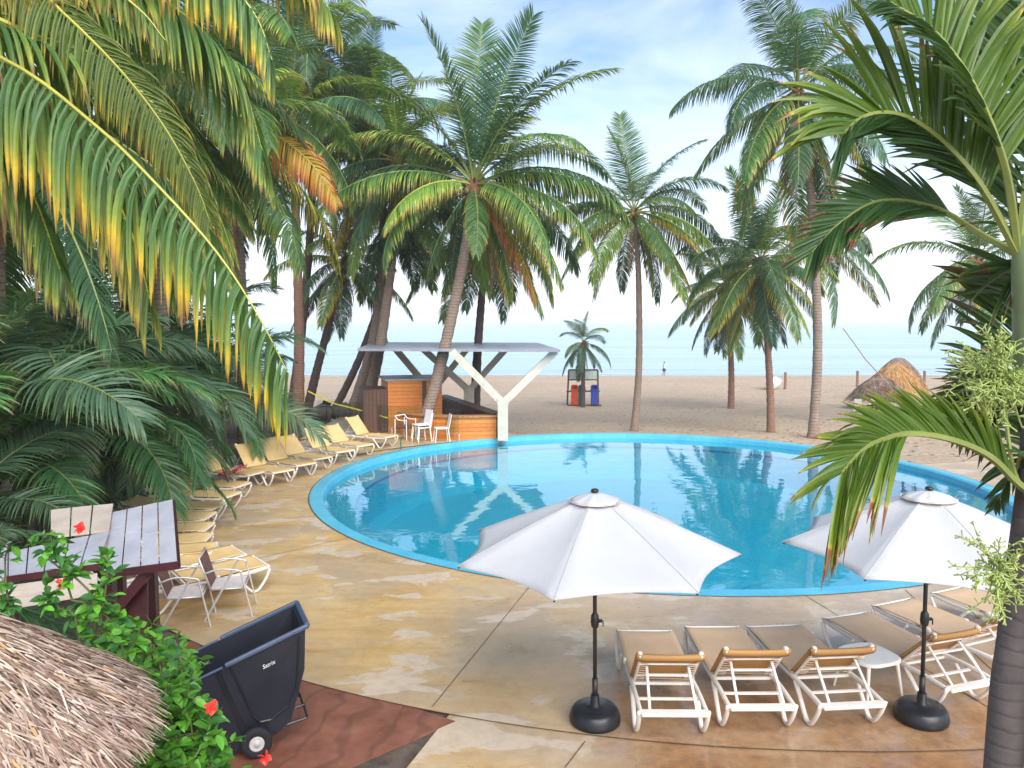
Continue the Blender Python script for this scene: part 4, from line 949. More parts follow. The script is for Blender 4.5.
_c = Vector((-4.74, 11.44, 0)); h_, f_ = _c-_d, _c+_d; place(loB, h_, f_, 'nearest straw lounger, its end sticking out right of the metal armchairs', gL)

# towel
mb = MB(); c = PZ(232, 470, 0.5); vs = []
for i in range(9):
    for j in range(9):
        vs.append((c.x-0.3+0.6*i/8, c.y-0.25+0.5*j/8, 0.42+0.05*math.sin(i*1.3)*math.cos(j*1.1)+(0.02*i if i > 4 else 0)))
mb.add(vs, [(i*9+j, (i+1)*9+j, (i+1)*9+j+1, i*9+j+1) for i in range(8) for j in range(8)])
o = mb.build('towel', M['pink'], smooth=True); o.modifiers.new('t', 'SOLIDIFY').thickness = 0.012; tag(o, 'pink patterned towel lying on a lounger beneath the feathery fronds', 'towel')

# small white table between loungers 3 and 4
c = G(893, 712); t = empty('side_table', (4.05, 8.45, 0.006), R(20), 'small round cornered white side table between two tan loungers', 'table')
mb = MB(); vs = []; n = 40
def sq(a, r): 
    cx, sy_ = math.cos(a), math.sin(a); return (r*math.copysign(abs(cx)**0.6, cx), r*math.copysign(abs(sy_)**0.6, sy_))
rings = [(0.001, 0.45), (0.27, 0.45), (0.285, 0.44), (0.285, 0.415), (0.26, 0.40), (0.001, 0.40)]
for r, z in rings:
    for i in range(n): x, y = sq(2*math.pi*i/n, r); vs.append((x, y, z))
mb.add(vs, [(j*n+i, (j+1)*n+i, (j+1)*n+(i+1) % n, j*n+(i+1) % n) for j in range(5) for i in range(n)]); mb.build('tabletop', M['white'], t)
for sx_, sy in ((-1, -1), (-1, 1), (1, -1), (1, 1)):
    l_ = MB(); l_.tube([(sx_*0.2, sy*0.2, 0.41), (sx_*0.25, sy*0.25, 0)], [0.022, 0.014], 8); l_.build('leg', M['white'], t)

# ------------------------------------------------------------------ metal armchairs
def armchair():
    t = empty('armchair', (0, 0, 0))
    s = MB(); s.beam((-0.22, 0, 0.43), (0.22, 0, 0.43), 0.48, 0.018); s.build('seat', M['whiteweave'], t)
    b = MB(); b.beam((-0.22, 0, 0.45), (-0.34, 0, 0.88), 0.46, 0.014, up=Vector((1, 0, 0.3))); bk = b.build('backrest', M['brownweave'], t)
    fr = MB()
    for y in (-0.25, 0.25):
        fr.tube([(-0.21, y, 0.43), (-0.36, y, 0.90)], 0.013, 8); fr.tube([(-0.22, y, 0.43), (0.24, y, 0.43)], 0.013, 8)
        fr.tube(curve_pts([(-0.30, y, 0.66), (-0.1, y, 0.72), (0.15, y, 0.69), (0.22, y, 0.65)], 10), 0.014, 8)
    fr.tube([(-0.36, -0.25, 0.90), (-0.36, 0.25, 0.90)], 0.013, 8); fr.tube([(0.24, -0.25, 0.43), (0.24, 0.25, 0.43)], 0.013, 8)
    fr.build('frame', M['alu'], t, smooth=True)
    for y in (-0.27, 0.27):
        l_ = MB(); l_.tube([(0.20, y, 0.67), (0.34, y, 0.0)], 0.013, 8); l_.build('leg', M['alu'], t)
        l_ = MB(); l_.tube([(0.10, y, 0.69), (-0.30, y, 0.0)], 0.013, 8); l_.build('leg', M['alu'], t)
    return t
ac = armchair(); p = G(186, 625); ac.location = (p.x-0.02, p.y+0.1, 0.006); ac.rotation_euler = (0, 0, R(14)); ac.scale = (1.0,)*3; tag(ac, 'metal armchair with brown woven back, nearer to the grey plank roof', 'chair', 'two metal armchairs by the loungers')
a2 = copy_tree(ac); p = G(229, 615); a2.location = (p.x-0.02, p.y+0.1, 0.006); a2.rotation_euler = (0, 0, R(12)); a2['label'] = 'metal armchair with brown woven back, the one standing further right'

# ------------------------------------------------------------------ dump cart
t = empty('dump_cart', (0, 0, 0), 0, 'dark navy plastic tilt cart with a wheel, tipped beside the hibiscus on the red path', 'dump cart')
# local: x along the length, z up, y width; side profile polygon
def hull_cart():
    prof_out = [(-0.62, 0.98), (0.62, 1.00), (0.47, 0.60), (0.17, 0.16), (0.0, 0.10), (-0.45, 0.12), (-0.62, 0.3)]
    wd = [0.36, 0.36, 0.33, 0.29, 0.28, 0.28, 0.31]
    m = MB(); n = len(prof_out)
    vs = [(x, -w, z) for (x, z), w in zip(prof_out, wd)]+[(x, w, z) for (x, z), w in zip(prof_out, wd)]
    inn = [(x*0.94, z if i < 2 else z+0.05) for i, (x, z) in enumerate(prof_out)]
    vi = [(x, -w+0.025, z) for (x, z), w in zip(inn, wd)]+[(x, w-0.025, z) for (x, z), w in zip(inn, wd)]
    m.add(vs, [tuple(range(n-1, -1, -1))[::-1], tuple(n+i for i in range(n))[::-1]]+[(i, n+i, n+(i+1) % n, (i+1) % n) for i in range(1, n)])
    m.add(vi, [tuple(range(n))[::-1], tuple(n+i for i in range(n))]+[(i, (i+1) % n, n+(i+1) % n, n+i) for i in range(1, n)])
    # top rim faces closing the wall thickness
    a = vs; b = vi
    for k0, k1 in ((0, 1), (n+1, n), (n, 0), (1, n+1)):
        m.add([a[k0], a[k1], b[k1], b[k0]], [(0, 1, 2, 3)])
    return m
body = hull_cart().build('hopper', M['navy'], t)
mb = MB()
for s in (-1, 1):
    mb.beam((-0.20, s*0.375, 0.995), (0.66, s*0.375, 1.01), 0.05, 0.045, bev=0.012); mb.beam((-0.62, s*0.37, 0.985), (-0.22, s*0.37, 0.99), 0.03, 0.02, bev=0.005)
    
mb.beam((0.645, -0.36, 1.008), (0.645, 0.36, 1.008), 0.055, 0.047, bev=0.012)
mb.beam((-0.60, -0.34, 0.985), (-0.60, 0.34, 0.985), 0.03, 0.03, bev=0.006)
mb.build('rim', M['navylip'], body)
mb = MB()
for s in (-1, 1):   # raised side panel outline and ribs
    mb = MB()
    pl = [(-0.16, 0.95), (-0.14, 0.38), (-0.10, 0.30), (0.0, 0.27), (0.20, 0.33), (0.34, 0.47), (0.53, 0.93)]
    def wy(x, z): return (0.285+(z-0.12)*0.085)*1.0
    for (x0, z0), (x1, z1) in zip(pl[:-1], pl[1:]):
        mb.tube([(x0, s*(wy(x0, z0)+0.008), z0), (x1, s*(wy(x1, z1)+0.008), z1)], 0.012, 6)
    mb.beam((-0.28, s*0.366, 0.96), (-0.27, s*0.300, 0.16), 0.05, 0.012)
    mb.build('side_rib', M['black'], body)
for s in (-1, 1):
    w_ = MB(); y = s*0.36
    rp = [(0.0, -0.03), (0.07, -0.032), (0.075, -0.04), (0.125, -0.045), (0.148, -0.03), (0.152, 0), (0.148, 0.03), (0.125, 0.045), (0.075, 0.04), (0.07, 0.032), (0.0, 0.03)]
    m_ = MB(); m_.lathe(rp, 28); rot = Matrix.Rotation(R(90), 4, 'X')
    m_.v = [tuple(rot @ Vector(v)+Vector((-0.20, y, 0.152))) for v in m_.v]; wh = m_.build('wheel', M['rubber'], t, smooth=True)
    m_ = MB(); m_.lathe([(0.0, 0.052), (0.02, 0.052), (0.025, 0.04), (0.06, 0.036), (0.072, 0.042), (0.074, 0.03)], 24)
    rot = Matrix.Rotation(R(90 if s < 0 else -90), 4, 'X')
    m_.v = [tuple(rot @ Vector(v)+Vector((-0.20, y, 0.152))) for v in m_.v]; m_.build('rim_hub', M['hub'], wh, smooth=True)
mb = MB(); mb.tube([(-0.20, -0.36, 0.152), (-0.20, 0.36, 0.152)], 0.014, 8)
for s in (-1, 1): mb.tube([(0.12, s*0.27, 0.13), (0.32, s*0.27, 0.10), (0.34, s*0.27, 0.24), (0.26, s*0.27, 0.25)], 0.016, 6)
mb.tube([(0.33, -0.27, 0.12), (0.33, 0.27, 0.12)], 0.014, 6)
mb.build('undercarriage', M['blackm'], t)
# printed name
fc = bpy.data.curves.new('print', 'FONT'); fc.body = 'Satrix'; fc.size = 0.055; fc.extrude = 0.001; fc.shear = 0.3; fc.align_x = 'CENTER'
fo = bpy.data.objects.new('tmp', fc); COL.objects.link(fo); bpy.context.view_layer.update()
me = bpy.data.meshes.new_from_object(fo); bpy.data.objects.remove(fo); me.materials.clear(); me.materials.append(M['text'])
lo = mesh_obj(me, 'lettering', body); lo.rotation_euler = (R(90-5), 0, 0); lo.location = (0.17, -0.368, 0.80)
CART = t
CART.scale = (0.96, 0.92, 1.02)
CART.rotation_euler = (0, R(-18), R(24)); p = G(257, 758)
_o = Euler((0, R(-18), R(24))).to_matrix() @ Vector((-0.20*0.96, -0.36*0.92, 0.152*1.02))
CART.location = (p.x-_o.x, p.y-_o.y, 0.156-_o.z)

# ------------------------------------------------------------------ plank roofed stand (left)
t = empty('plank_stand', (-4.2, 7.6, 0), 0, 'low wooden stand with weathered grey plank roof and maroon trim behind the hibiscus', 'wooden stand')
bt = Vector((-4.2, 7.6, 0))
def quadboards(c00, c10, c11, c01, n, name, mat, th=0.03, rows=2, seed=0):
    rg = random.Random(seed); m = MB()
    for i in range(n):
        u0, u1 = (i+0.04)/n, (i+0.96)/n
        cut = sorted([0.0, 1.0]+[rg.uniform(0.3, 0.7)+0.02*k for k in range(rows-1)])
        for j in range(len(cut)-1):
            w0, w1 = cut[j]+(0.006 if j else 0), cut[j+1]-0.006
            q = []
            for (u, w) in ((u0, w0), (u1, w0), (u1, w1), (u0, w1)):
                q.append(c00.lerp(c10, u).lerp(c01.lerp(c11, u), w)-bt+Vector((0, 0, rg.uniform(-0.004, 0.004))))
            vs = q+[p_-Vector((0, 0, th)) for p_ in q]
            m.add(vs, [(0, 1, 2, 3), (7, 6, 5, 4), (0, 4, 5, 1), (1, 5, 6, 2), (2, 6, 7, 3), (3, 7, 4, 0)])
    return m.build(name, mat, t)
p1 = [P(103, 572, 7.3), P(178, 562, 7.3), P(173, 499, 8.7), P(112, 512, 8.7)]
quadboards(*p1, 4, 'roof_board', M['greyboard'], rows=2, seed=2)
p2 = [P(8, 577, 7.3), P(98, 564, 7.3), P(110, 531, 8.1), P(8, 552, 8.1)]
quadboards(*p2, 5, 'roof_board', M['greyboard'], rows=2, seed=3)
p3 = [P(50, 536, 8.15), P(110, 529, 8.15), P(114, 503, 8.9), P(50, 510, 8.9)]
quadboards(*p3, 3, 'beige_board', M['beigeboard'], rows=2, seed=4)
p4 = [P(-10, 610, 6.95), P(98, 592, 6.95), P(98, 573, 7.25), P(-10, 588, 7.25)]
quadboards(p4[0], p4[3], p4[2], p4[1], 3, 'lower_board', M['beigeboard'], rows=1, seed=5)
p5 = [P(-60, 590, 7.3), P(8, 577, 7.35), P(8, 545, 8.2), P(-60, 556, 8.2)]
quadboards(*p5, 4, 'roof_board', M['greyboard'], rows=1, seed=6)
mb = MB()
mb.beam(P(103, 575, 7.29)-bt, P(179, 565, 7.29)-bt, 0.04, 0.07); mb.beam(P(179, 565, 7.29)-bt, P(174, 502, 8.7)-bt, 0.03, 0.05)
mb.beam(P(5, 580, 7.28)-bt, P(98, 567, 7.28)-bt, 0.03, 0.06); mb.build('fascia', M['maroon'], t)
def post(px, Y, py, name='post'):
    a = P(px, py, Y); m_ = MB(); m_.beam(Vector((a.x, a.y, 0))-bt, a-bt, 0.09, 0.09, up=Vector((0, 1, 0))); m_.build(name, M['maroon'], t)
post(110, 7.4, 580); post(118, 8.6, 516); post(150, 8.6, 510); post(10, 7.5, 585); post(-50, 7.5, 590)
# side panel with slanting brace
mb = MB(); a = P(104, 576, 7.34)-bt; b_ = P(150, 572, 7.34)-bt; g = P(146, 690, 7.34)-bt; g.z = 0.0; g2 = P(100, 690, 7.34)-bt; g2.z = 0.0
mb.beam(P(108, 620, 7.36)-bt, P(146, 574, 7.36)-bt, 0.06, 0.10); mb.build('brace', M['maroon'], t)
mb = MB(); q = [P(113, 618, 7.45)-bt, P(147, 578, 7.45)-bt, Vector((g.x, g.y, 0)), Vector((g2.x+0.1, g2.y, 0))]
vs = q+[p_+Vector((0, 0.03, 0)) for p_ in q]; mb.add(vs, [(0, 1, 2, 3)[::-1], (4, 5, 6, 7), (0, 4, 5, 1)[::-1], (1, 5, 6, 2)[::-1]]); mb.build('side_panel', M['maroon'], t)

# ------------------------------------------------------------------ thatched roof (lower left)
def thatch(mb, apex, rad, drop, n, L, w, rng, a0=0, a1=6.283, lift=0.03, seg=3, pw=1.0, stick=0.10):
    for i in range(n):
        u = rng.random()**0.6*1.02; a = rng.uniform(a0, a1)
        r = rad*u; z = -drop*u**pw
        dr = Vector((math.cos(a), math.sin(a), -drop/rad)).normalized(); tn = Vector((-math.sin(a), math.cos(a), 0)); nn = dr.cross(tn); nn = -nn if nn.z < 0 else nn
        p = Vector(apex)+Vector((math.cos(a)*r, math.sin(a)*r, z))+nn*rng.uniform(0.0, lift)
        d = (dr+tn*rng.gauss(0, 0.36)+nn*abs(rng.gauss(0, stick))).normalized(); l_ = L*rng.uniform(0.5, 1.3); ww = w*rng.uniform(0.5, 1.4); rn = rng.random()
        wv = d.cross(nn).normalized(); wv = (wv+nn*rng.gauss(0, .5)).normalized(); vs = []
        for k in range(seg+1):
            t_ = k/seg; q_ = p+d*l_*t_-Vector((0, 0, 0.12*l_*t_*t_)); h_ = ww*(1-0.75*t_)/2
            vs += [q_-wv*h_, q_+wv*h_]
        mb.add(vs, [(2*k, 2*k+1, 2*k+3, 2*k+2) for k in range(seg)], 0, [0.0]*len(vs), rn)
rt = random.Random(8)
ap = P(-140, 574, 3.5); 
t = empty('palapa', (ap.x, ap.y, 0), 0, 'near thatched palapa roof of dry palm straw in the lower left corner', 'thatched shelter')
TR, TD = 1.12, 0.86
mb = MB(); mb.lathe([(0.01, 0.0), (TR*0.98, -TD*0.98), (TR*0.98, -TD-0.06), (TR*0.9, -TD), (0.01, -0.1)], 64, (0, 0, ap.z), jit=lambda a, r, z: 0.02*math.sin(a*13)*r)
thatch(mb, (0, 0, ap.z), TR, TD, 22000, 0.14, 0.012, rt, R(-110), R(120), 0.05)
mb.build('thatch', M['thatch'], t)
mb = MB(); mb.tube([(0, 0, 0), (0, 0, ap.z-0.05)], 0.09, 12); mb.build('post', M['brownwood'], t, smooth=True)

# ------------------------------------------------------------------ hibiscus
rh = random.Random(12)
def leaf(mb, p, d, L_, W_, rng, mi=0):
    d = d.normalized(); up = Vector((rng.gauss(0, .35), rng.gauss(0, .35), 1)).normalized(); s_ = d.cross(up)
    if s_.length < 0.1: s_ = Vector((1, 0, 0))
    s_.normalize(); n_ = s_.cross(d); c = rng.uniform(0.1, 0.35)
    prof = [(0.0, 0.05), (0.2, 0.75), (0.42, 1.0), (0.68, 0.75), (0.88, 0.32), (1.0, 0.0)]
    vs = []; lt = []
    for u, w in prof:
        ctr = p+d*L_*u-n_*0.25*L_*u*u
        vs += [ctr-s_*w*W_/2+n_*c*w*W_*0.5, ctr, ctr+s_*w*W_/2+n_*c*w*W_*0.5]; lt += [rng.random()*0.3]*3
    fs = []
    for k in range(5):
        b = 3*k; fs += [(b, b+1, b+4, b+3), (b+1, b+2, b+5, b+4)]
    mb.add(vs, fs, mi, lt, rng.random())
def flower(mb, p, r):
    for k in range(5):
        a = k*1.2566; d = Vector((math.cos(a), math.sin(a)*0.5-0.5, math.sin(a)*0.8)).normalized(); leaf(mb, p, d, r, r*0.95, rh)
    mb.tube([p, p+Vector((0.3, -0.6, 0.2)).normalized()*r*0.9], 0.004, 5)
def shrub(label, base, branches, dens, lsz=0.075, seed=1, flowers=(), dark=0.25):
    t = empty('hibiscus_bush', base, 0, label, 'bush', 'hibiscus beside the thatched roof'); base = Vector(base)
    mb = MB(); lf = MB(); rng = random.Random(seed)
    for (pts_, spread, n_) in branches:
        pts2 = curve_pts([Vector(p_)-base for p_ in pts_], 14); mb.tube(pts2, [0.012*(1-0.6*i/len(pts2)) for i in range(len(pts2))], 5)
        tot = len(pts2)-1
        for i in range(n_):
            u = rng.uniform(0.15, 1)**0.8*tot; k = min(tot-1, int(u)); p = pts2[k].lerp(pts2[k+1], u-k)
            tg = (pts2[k+1]-pts2[k]).normalized()
            # twig
            e = Vector((rng.gauss(0, 1), rng.gauss(0, 1), rng.gauss(0.15, 0.8))).normalized(); ln = spread*rng.uniform(0.2, 1.0)
            q_ = p+e*ln; mb.tube([p, p+e*ln*0.5+Vector((0, 0, 0.01)), q_], 0.003, 3, cap=False)
            for j in range(dens):
                v_ = p.lerp(q_, rng.uniform(0.35, 1.0)); dd = (e*0.7+Vector((rng.gauss(0, 1), rng.gauss(0, 1), rng.gauss(0.1, 0.7)))).normalized()
                leaf(lf, v_, dd, lsz*rng.uniform(0.6, 1.3), lsz*0.68*rng.uniform(0.7, 1.2), rng, 1 if rng.random() < dark else 0)
    mb.build('branches', M['stem'], t); lf.build('leaves', [M['hib'], M['hib_dark']], t, smooth=False)
    for p_ in flowers:
        m_ = MB(); flower(m_, Vector(p_)-base, 0.048); m_.build('flower', M['red'], t)
    return t
b0 = Vector((P(190, 900, 4.6).x, 4.6, 0))
br = []
for (px, py, Y) in [(112, 622, 5.2), (135, 632, 5.3), (150, 640, 5.3), (100, 635, 5.2), (120, 640, 4.8), (150, 655, 4.9), (180, 655, 4.8), (180, 690, 4.6), (165, 690, 4.5), (190, 715, 4.5), (175, 730, 4.4), (160, 665, 4.7), (175, 640, 4.9), (205, 740, 4.5), (212, 765, 4.4), (190, 760, 4.3), (160, 720, 4.4), (185, 705, 4.8), (140, 668, 4.6)]:
    top = P(px, py, Y); br.append(([b0+Vector((rh.uniform(-.2, .2), rh.uniform(-.1, .1), 0)), b0.lerp(top, 0.5)+Vector((0.05, 0.05, 0)), top], 0.24, 62))
shrub('bright green hibiscus bush between the thatched roof and the navy cart', b0, br, 5, 0.088, 3, [P(212, 707, 4.25), P(265, 757, 4.5)])
b1 = Vector((P(90, 760, 5.4).x, 5.4, 0)); br = []
for pts_ in [[(95, 640), (88, 590), (50, 560), (52, 530)], [(90, 630), (72, 600), (62, 565), (45, 545)], [(100, 640), (104, 600), (108, 570), (107, 555)], [(80, 640), (60, 610), (45, 590)], [(120, 650), (110, 620), (90, 605)], [(20, 640), (8, 600), (5, 560), (10, 545)], [(5, 640), (2, 605), (-8, 575)]]:
    br.append(([b1]+[P(x, y, 5.3) for x, y in pts_], 0.11, 16))
shrub('tall thin hibiscus sprays rising in front of the grey plank roof', b1, br, 4, 0.09, 9, [P(80, 528, 5.2), P(62, 583, 5.25)], dark=0.5)

# ------------------------------------------------------------------ pavilion and bar
c1p = G(503, 440)
t = empty('pavilion', (c1p.x, c1p.y, 0), 0, 'open pavilion with flat grey roof on branching cream concrete columns', 'pavilion'); B0 = Vector((c1p.x, c1p.y, 0))
def ycol(x, y, zj, tops, w=0.36, d=0.34):
    m = MB(); m.box(Vector((x, y, zj/2))-B0, (w, d, zj)); m.box(Vector((x, y, zj+0.09))-B0, (w+0.03, d+0.03, 0.24)); c_ = m.build('column', M['concrete'], t)
    for tp_ in tops:
        m = MB(); m.beam(Vector((x, y, zj+0.02))-B0, Vector(tp_)-B0, 0.26, 0.24, up=Vector((0, 1, 0))); m.build('column_arm', M['concrete'], c_)
Y1 = c1p.y; RZ = 3.16
zj = P(503, 398, Y1).z-0.2
def tpx(px, Y): return (P(px, 350, Y).x, Y, RZ+0.02)
ycol(c1p.x, Y1, zj, [tpx(452, Y1), tpx(556, Y1)])
Y2 = 32.5; x2 = P(469, 400, Y2).x; ycol(x2, Y2, P(469, 386, Y2).z-0.2, [tpx(420, Y2), tpx(508, Y2-0.6)], 0.42)
Y3 = 33.5; x3 = P(432, 400, Y3).x; ycol(x3, Y3, P(432, 388, Y3).z-0.2, [tpx(393, Y3-0.5), tpx(470, Y3)], 0.42)
rp = [PZ(560, 349.5, RZ), PZ(350, 349, RZ), PZ(372, 342.5, RZ), PZ(530, 343, RZ)]
rp = [Vector((P(560, 350, Y1-0.5).x, Y1-0.6, RZ)), Vector((P(358, 350, Y1+0.5).x, Y1+0.4, RZ)), Vector((-6.6, 36.5, RZ)), Vector((1.2, 35.5, RZ))]
mb = MB(); vs = [p_-B0 for p_ in rp]+[p_-B0+Vector((0, 0, 0.09)) for p_ in rp]
mb.add(vs, [(3, 2, 1, 0), (4, 5, 6, 7), (0, 1, 5, 4), (1, 2, 6, 5), (2, 3, 7, 6), (3, 0, 4, 7)]); mb.build('roof', M['roofgrey'], t)
# kiosk
k0 = P(388, 400, 29.0); k1 = P(442, 400, 29.6)
t = empty('kiosk', (k0.x, k0.y, 0), math.atan2(k1.y-k0.y, k1.x-k0.x), 'square kiosk clad in orange horizontal boards beside the flat roofed pavilion', 'kiosk')
kw = (Vector((k1.x, k1.y, 0))-Vector((k0.x, k0.y, 0))).length; kh = P(410, 381, 29).z
mb = MB(); mb.box((kw/2, 1.0, kh/2), (kw, 2.0, kh)); mb.build('wall', M['cladding'], t)
mb = MB(); mb.box((kw/2-0.05, 1.1, kh+0.03), (kw+0.1, 2.3, 0.06)); 
mb.build('roof', M['roofgrey'], t)
mb = MB(); mb.box((-0.46, 0.9, kh*0.42), (0.90, 1.7, kh*0.84)); w2 = mb.build('side_annex', M['cladding_dark'], t)
mb = MB(); mb.box((kw/2+0.35, -0.012, kh/2), (0.16, 0.03, kh-0.05)); mb.build('pilaster', M['cladding_dark'], t)
# bar counter
t = empty('bar_counter', (G(480, 440).x, G(480, 440).y, 0), 0, 'low curved bar counter faced with orange boards under the pavilion roof', 'bar counter'); bb = Vector(t.location)
mb = MB(); cpts = [G(400, 436), G(425, 439), G(458, 441), G(496, 440)]
ch = PZ(480, 441, 0); hC = 0.80
pts = curve_pts([Vector((p_.x, p_.y+0.3, 0))-bb for p_ in cpts], 24)
for a, b_ in zip(pts[:-1], pts[1:]):
    mb.beam(a+Vector((0, 0, hC/2)), b_+Vector((0, 0, hC/2)), 0.08, hC)
fr_ = mb.build('front', M['cladding'], t)
mb = MB()
for a, b_ in zip(pts[:-1], pts[1:]): mb.beam(a+Vector((0, 0.1, hC+0.03)), b_+Vector((0, 0.1, hC+0.03)), 0.42, 0.06)
mb.build('countertop', simple('counter_wood', (0.42, 0.2, 0.07), 0.45), t)
mb = MB(); a = Vector((pts[-1].x, pts[-1].y, 0)); b_ = Vector((P(442, 400, 33.5).x, 33.5, 0))-bb
mb.beam(a+Vector((0, 0.1, 0.42)), b_+Vector((0, 0, 0.42)), 0.1, 0.84); mb.beam(a+Vector((0, 0.1, 0.90)), b_+Vector((0, 0, 1.0)), 0.5, 0.05)
mb.build('back_counter', M['cladding_dark'], t)
mb = MB(); mb.box(Vector((-1.6, 31, 0.3))-Vector((bb.x, bb.y, 0)), (1.6, 0.7, 0.6)); mb.build('dark_interior', M['black'], t)  # black block standing in for the dark, shaded interior of the bar
# caution tape
def tape(label, pts_, w=0.05):
    m = MB(); pts2 = curve_pts(pts_, 24)
    for a, b_ in zip(pts2[:-1], pts2[1:]): m.beam(a, b_, 0.004, w)
    tag(m.build('caution_tape', M['yellowtape']), label, 'tape')
tape('yellow caution tape strung along the back edge of the bar', [P(442, 398, 33.6), P(470, 408, 31.5), P(500, 416, 28.2)])
tape('yellow caution tape hanging across the bar front from the cream column', [P(432, 423, 27.9), P(455, 425, 27.6), P(480, 421, 27.6), P(498, 416, 27.5)])
tape('yellow caution tape running between the trunks of the left grove', [P(308, 391, 30), P(330, 402, 30), P(352, 408, 29.5), P(388, 418, 28.8)])
# glass fence
t = empty('glass_fence', (G(459, 441).x, G(459, 441).y-0.0, 0), 0, 'frameless glass fence running from the bar to the left grove', 'fence'); bb = Vector(t.location)
gp = [G(459, 441), G(425, 437), G(392, 435), G(355, 430), G(318, 428)]
for i in range(4):
    a, b_ = gp[i]-bb, gp[i+1]-bb; m = MB(); m.beam(a+Vector((0, 0, 0.6)), b_+Vector((0, 0, 0.6)), 0.012, 1.0); m.build('glass_panel', M['glass'], t)
    m = MB(); m.tube([a, a+Vector((0, 0, 0.25))], 0.025, 8); m.build('spigot', M['alu'], t)
# white chairs
def wchair():
    t = empty('cafe_chair', (0, 0, 0)); s = MB(); s.box((0, 0, 0.45), (0.44, 0.44, 0.03), bev=0.01); s.build('seat', M['chairwhite'], t)
    b = MB(); b.beam((-0.21, 0, 0.46), (-0.30, 0, 0.90), 0.42, 0.02, up=Vector((1, 0, 0.2)), bev=0.005); b.build('backrest', M['chairwhite'], t)
    for sx_, sy in ((-1, -1), (-1, 1), (1, -1), (1, 1)):
        l_ = MB(); l_.tube([(sx_*0.19, sy*0.19, 0.44), (sx_*0.24, sy*0.21, 0)], 0.017, 7); l_.build('leg', M['chairwhite'], t)
    return t
wc = wchair(); p = G(441, 443); wc.location = (p.x, p.y+0.25, 0.008); wc.rotation_euler = (0, 0, R(195)); tag(wc, 'white chair at the bar, its back turned right', 'chair', 'white chairs at the bar'); wc.scale = (1.08,)*3
w2 = copy_tree(wc); p = G(421, 443); w2.location = (p.x, p.y+0.3, 0.008); w2.rotation_euler = (0, 0, R(215)); w2.scale = (1.12,)*3; w2['label'] = 'white chair stacked beneath another, left of the one turned right'
w3 = copy_tree(wc); w3.location = (p.x-0.02, p.y+0.28, 0.11); w3.rotation_euler = (0, 0, R(215)); w3.scale = (1.12,)*3; w3['label'] = 'white chair stacked on top of another at the bar'
# high-backed seat / round bar stool table
t = empty('armchair', (G(404, 441).x, G(404, 441).y+0.4, 0.008), R(-30), 'pale armchair by the orange kiosk wall, left of the stacked white chairs', 'chair')
m = MB(); m.box((0, 0, 0.45), (0.5, 0.5, 0.08), bev=0.02); m.build('seat', M['brownweave'], t)
m = MB(); m.tube(curve_pts([(-0.25, -0.27, 0.85), (-0.1, -0.27, 0.72), (0.27, -0.27, 0.7)], 8), 0.02, 7); m.tube(curve_pts([(-0.25, 0.27, 0.85), (-0.1, 0.27, 0.72), (0.27, 0.27, 0.7)], 8), 0.02, 7); m.tube([(-0.25, -0.27, 0.85), (-0.25, 0.27, 0.85)], 0.02, 7); m.build('arm_frame', M['chairwhite'], t)
for sx_, sy in ((-1, -1), (-1, 1), (1, -1), (1, 1)):
    l_ = MB(); l_.tube([(sx_*0.25, sy*0.27, 0.75), (sx_*0.26, sy*0.27, 0)], 0.018, 7); l_.build('leg', M['chairwhite'], t)
# hose on deck
mb = MB(); mb.tube(curve_pts([Vector((p_.x, p_.y, 0.025)) for p_ in (G(452, 443), G(430, 445), G(405, 448), G(375, 452), G(350, 457), G(325, 458))], 40), 0.016, 6); tag(mb.build('garden_hose', M['hose'], smooth=True), 'thin green hose lying on the deck between the loungers and the pool', 'hose')
mb = MB(); p = G(401, 449); mb.tube(curve_pts([Vector((p.x, p.y, 0)), Vector((p.x, p.y, 0.3)), Vector((p.x+0.06, p.y, 0.42)), Vector((p.x+0.12, p.y, 0.40))], 10), 0.02, 7); tag(mb.build('standpipe', M['hose']), 'short bent green standpipe on the deck edge by the white chairs', 'pipe')
# boulders / garden light
rb = random.Random(3)
def boulder(label, c, r):
    m = MB(); m.sphere((0, 0, 0), r, 14, sc=(1, 0.8, 0.85)); m.v = [tuple(Vector(v)*(1+0.16*math.sin(v[0]*9/r*0.4+v[1]*5)+rb.uniform(-0.03, 0.03))) for v in m.v]
    tag(m.build('boulder', M['stone'], smooth=True, loc=(c.x, c.y, r*0.45)), label, 'rock', 'dark boulders under the left grove')
for i, (px, py, r, lab) in enumerate([(233, 436, 0.8, 'dark boulder beside the farthest feathery clump'), (255, 430, 0.8, 'second dark boulder from the hedge, behind the leaning loungers'), (276, 424, 0.75, 'dark boulder left of the straight reddish trunk'), (322, 418, 0.5, 'small dark boulder under the open gap of the grove'), (342, 416, 0.45, 'small dark boulder left of the leaning pair of trunks'), (268, 415, 0.9, 'largest dark boulder behind the others')]): boulder(lab, G(px, py), r)
p = G(327, 422); t = empty('floodlight', (p.x, p.y, 0), 0, 'small black garden floodlight on a stake left of the leaning pair of trunks', 'lamp')
m = MB(); m.tube([(0, 0, 0), (0, 0, 0.75)], 0.02, 8); m.build('stake', M['blackm'], t); m = MB(); m.box((0.02, -0.03, 0.82), (0.34, 0.2, 0.16), Matrix.Rotation(R(15), 3, 'Y'), bev=0.02); m.box((0.0, -0.02, 0.66), (0.5, 0.05, 0.04)); m.build('lamp_head', M['black'], t)

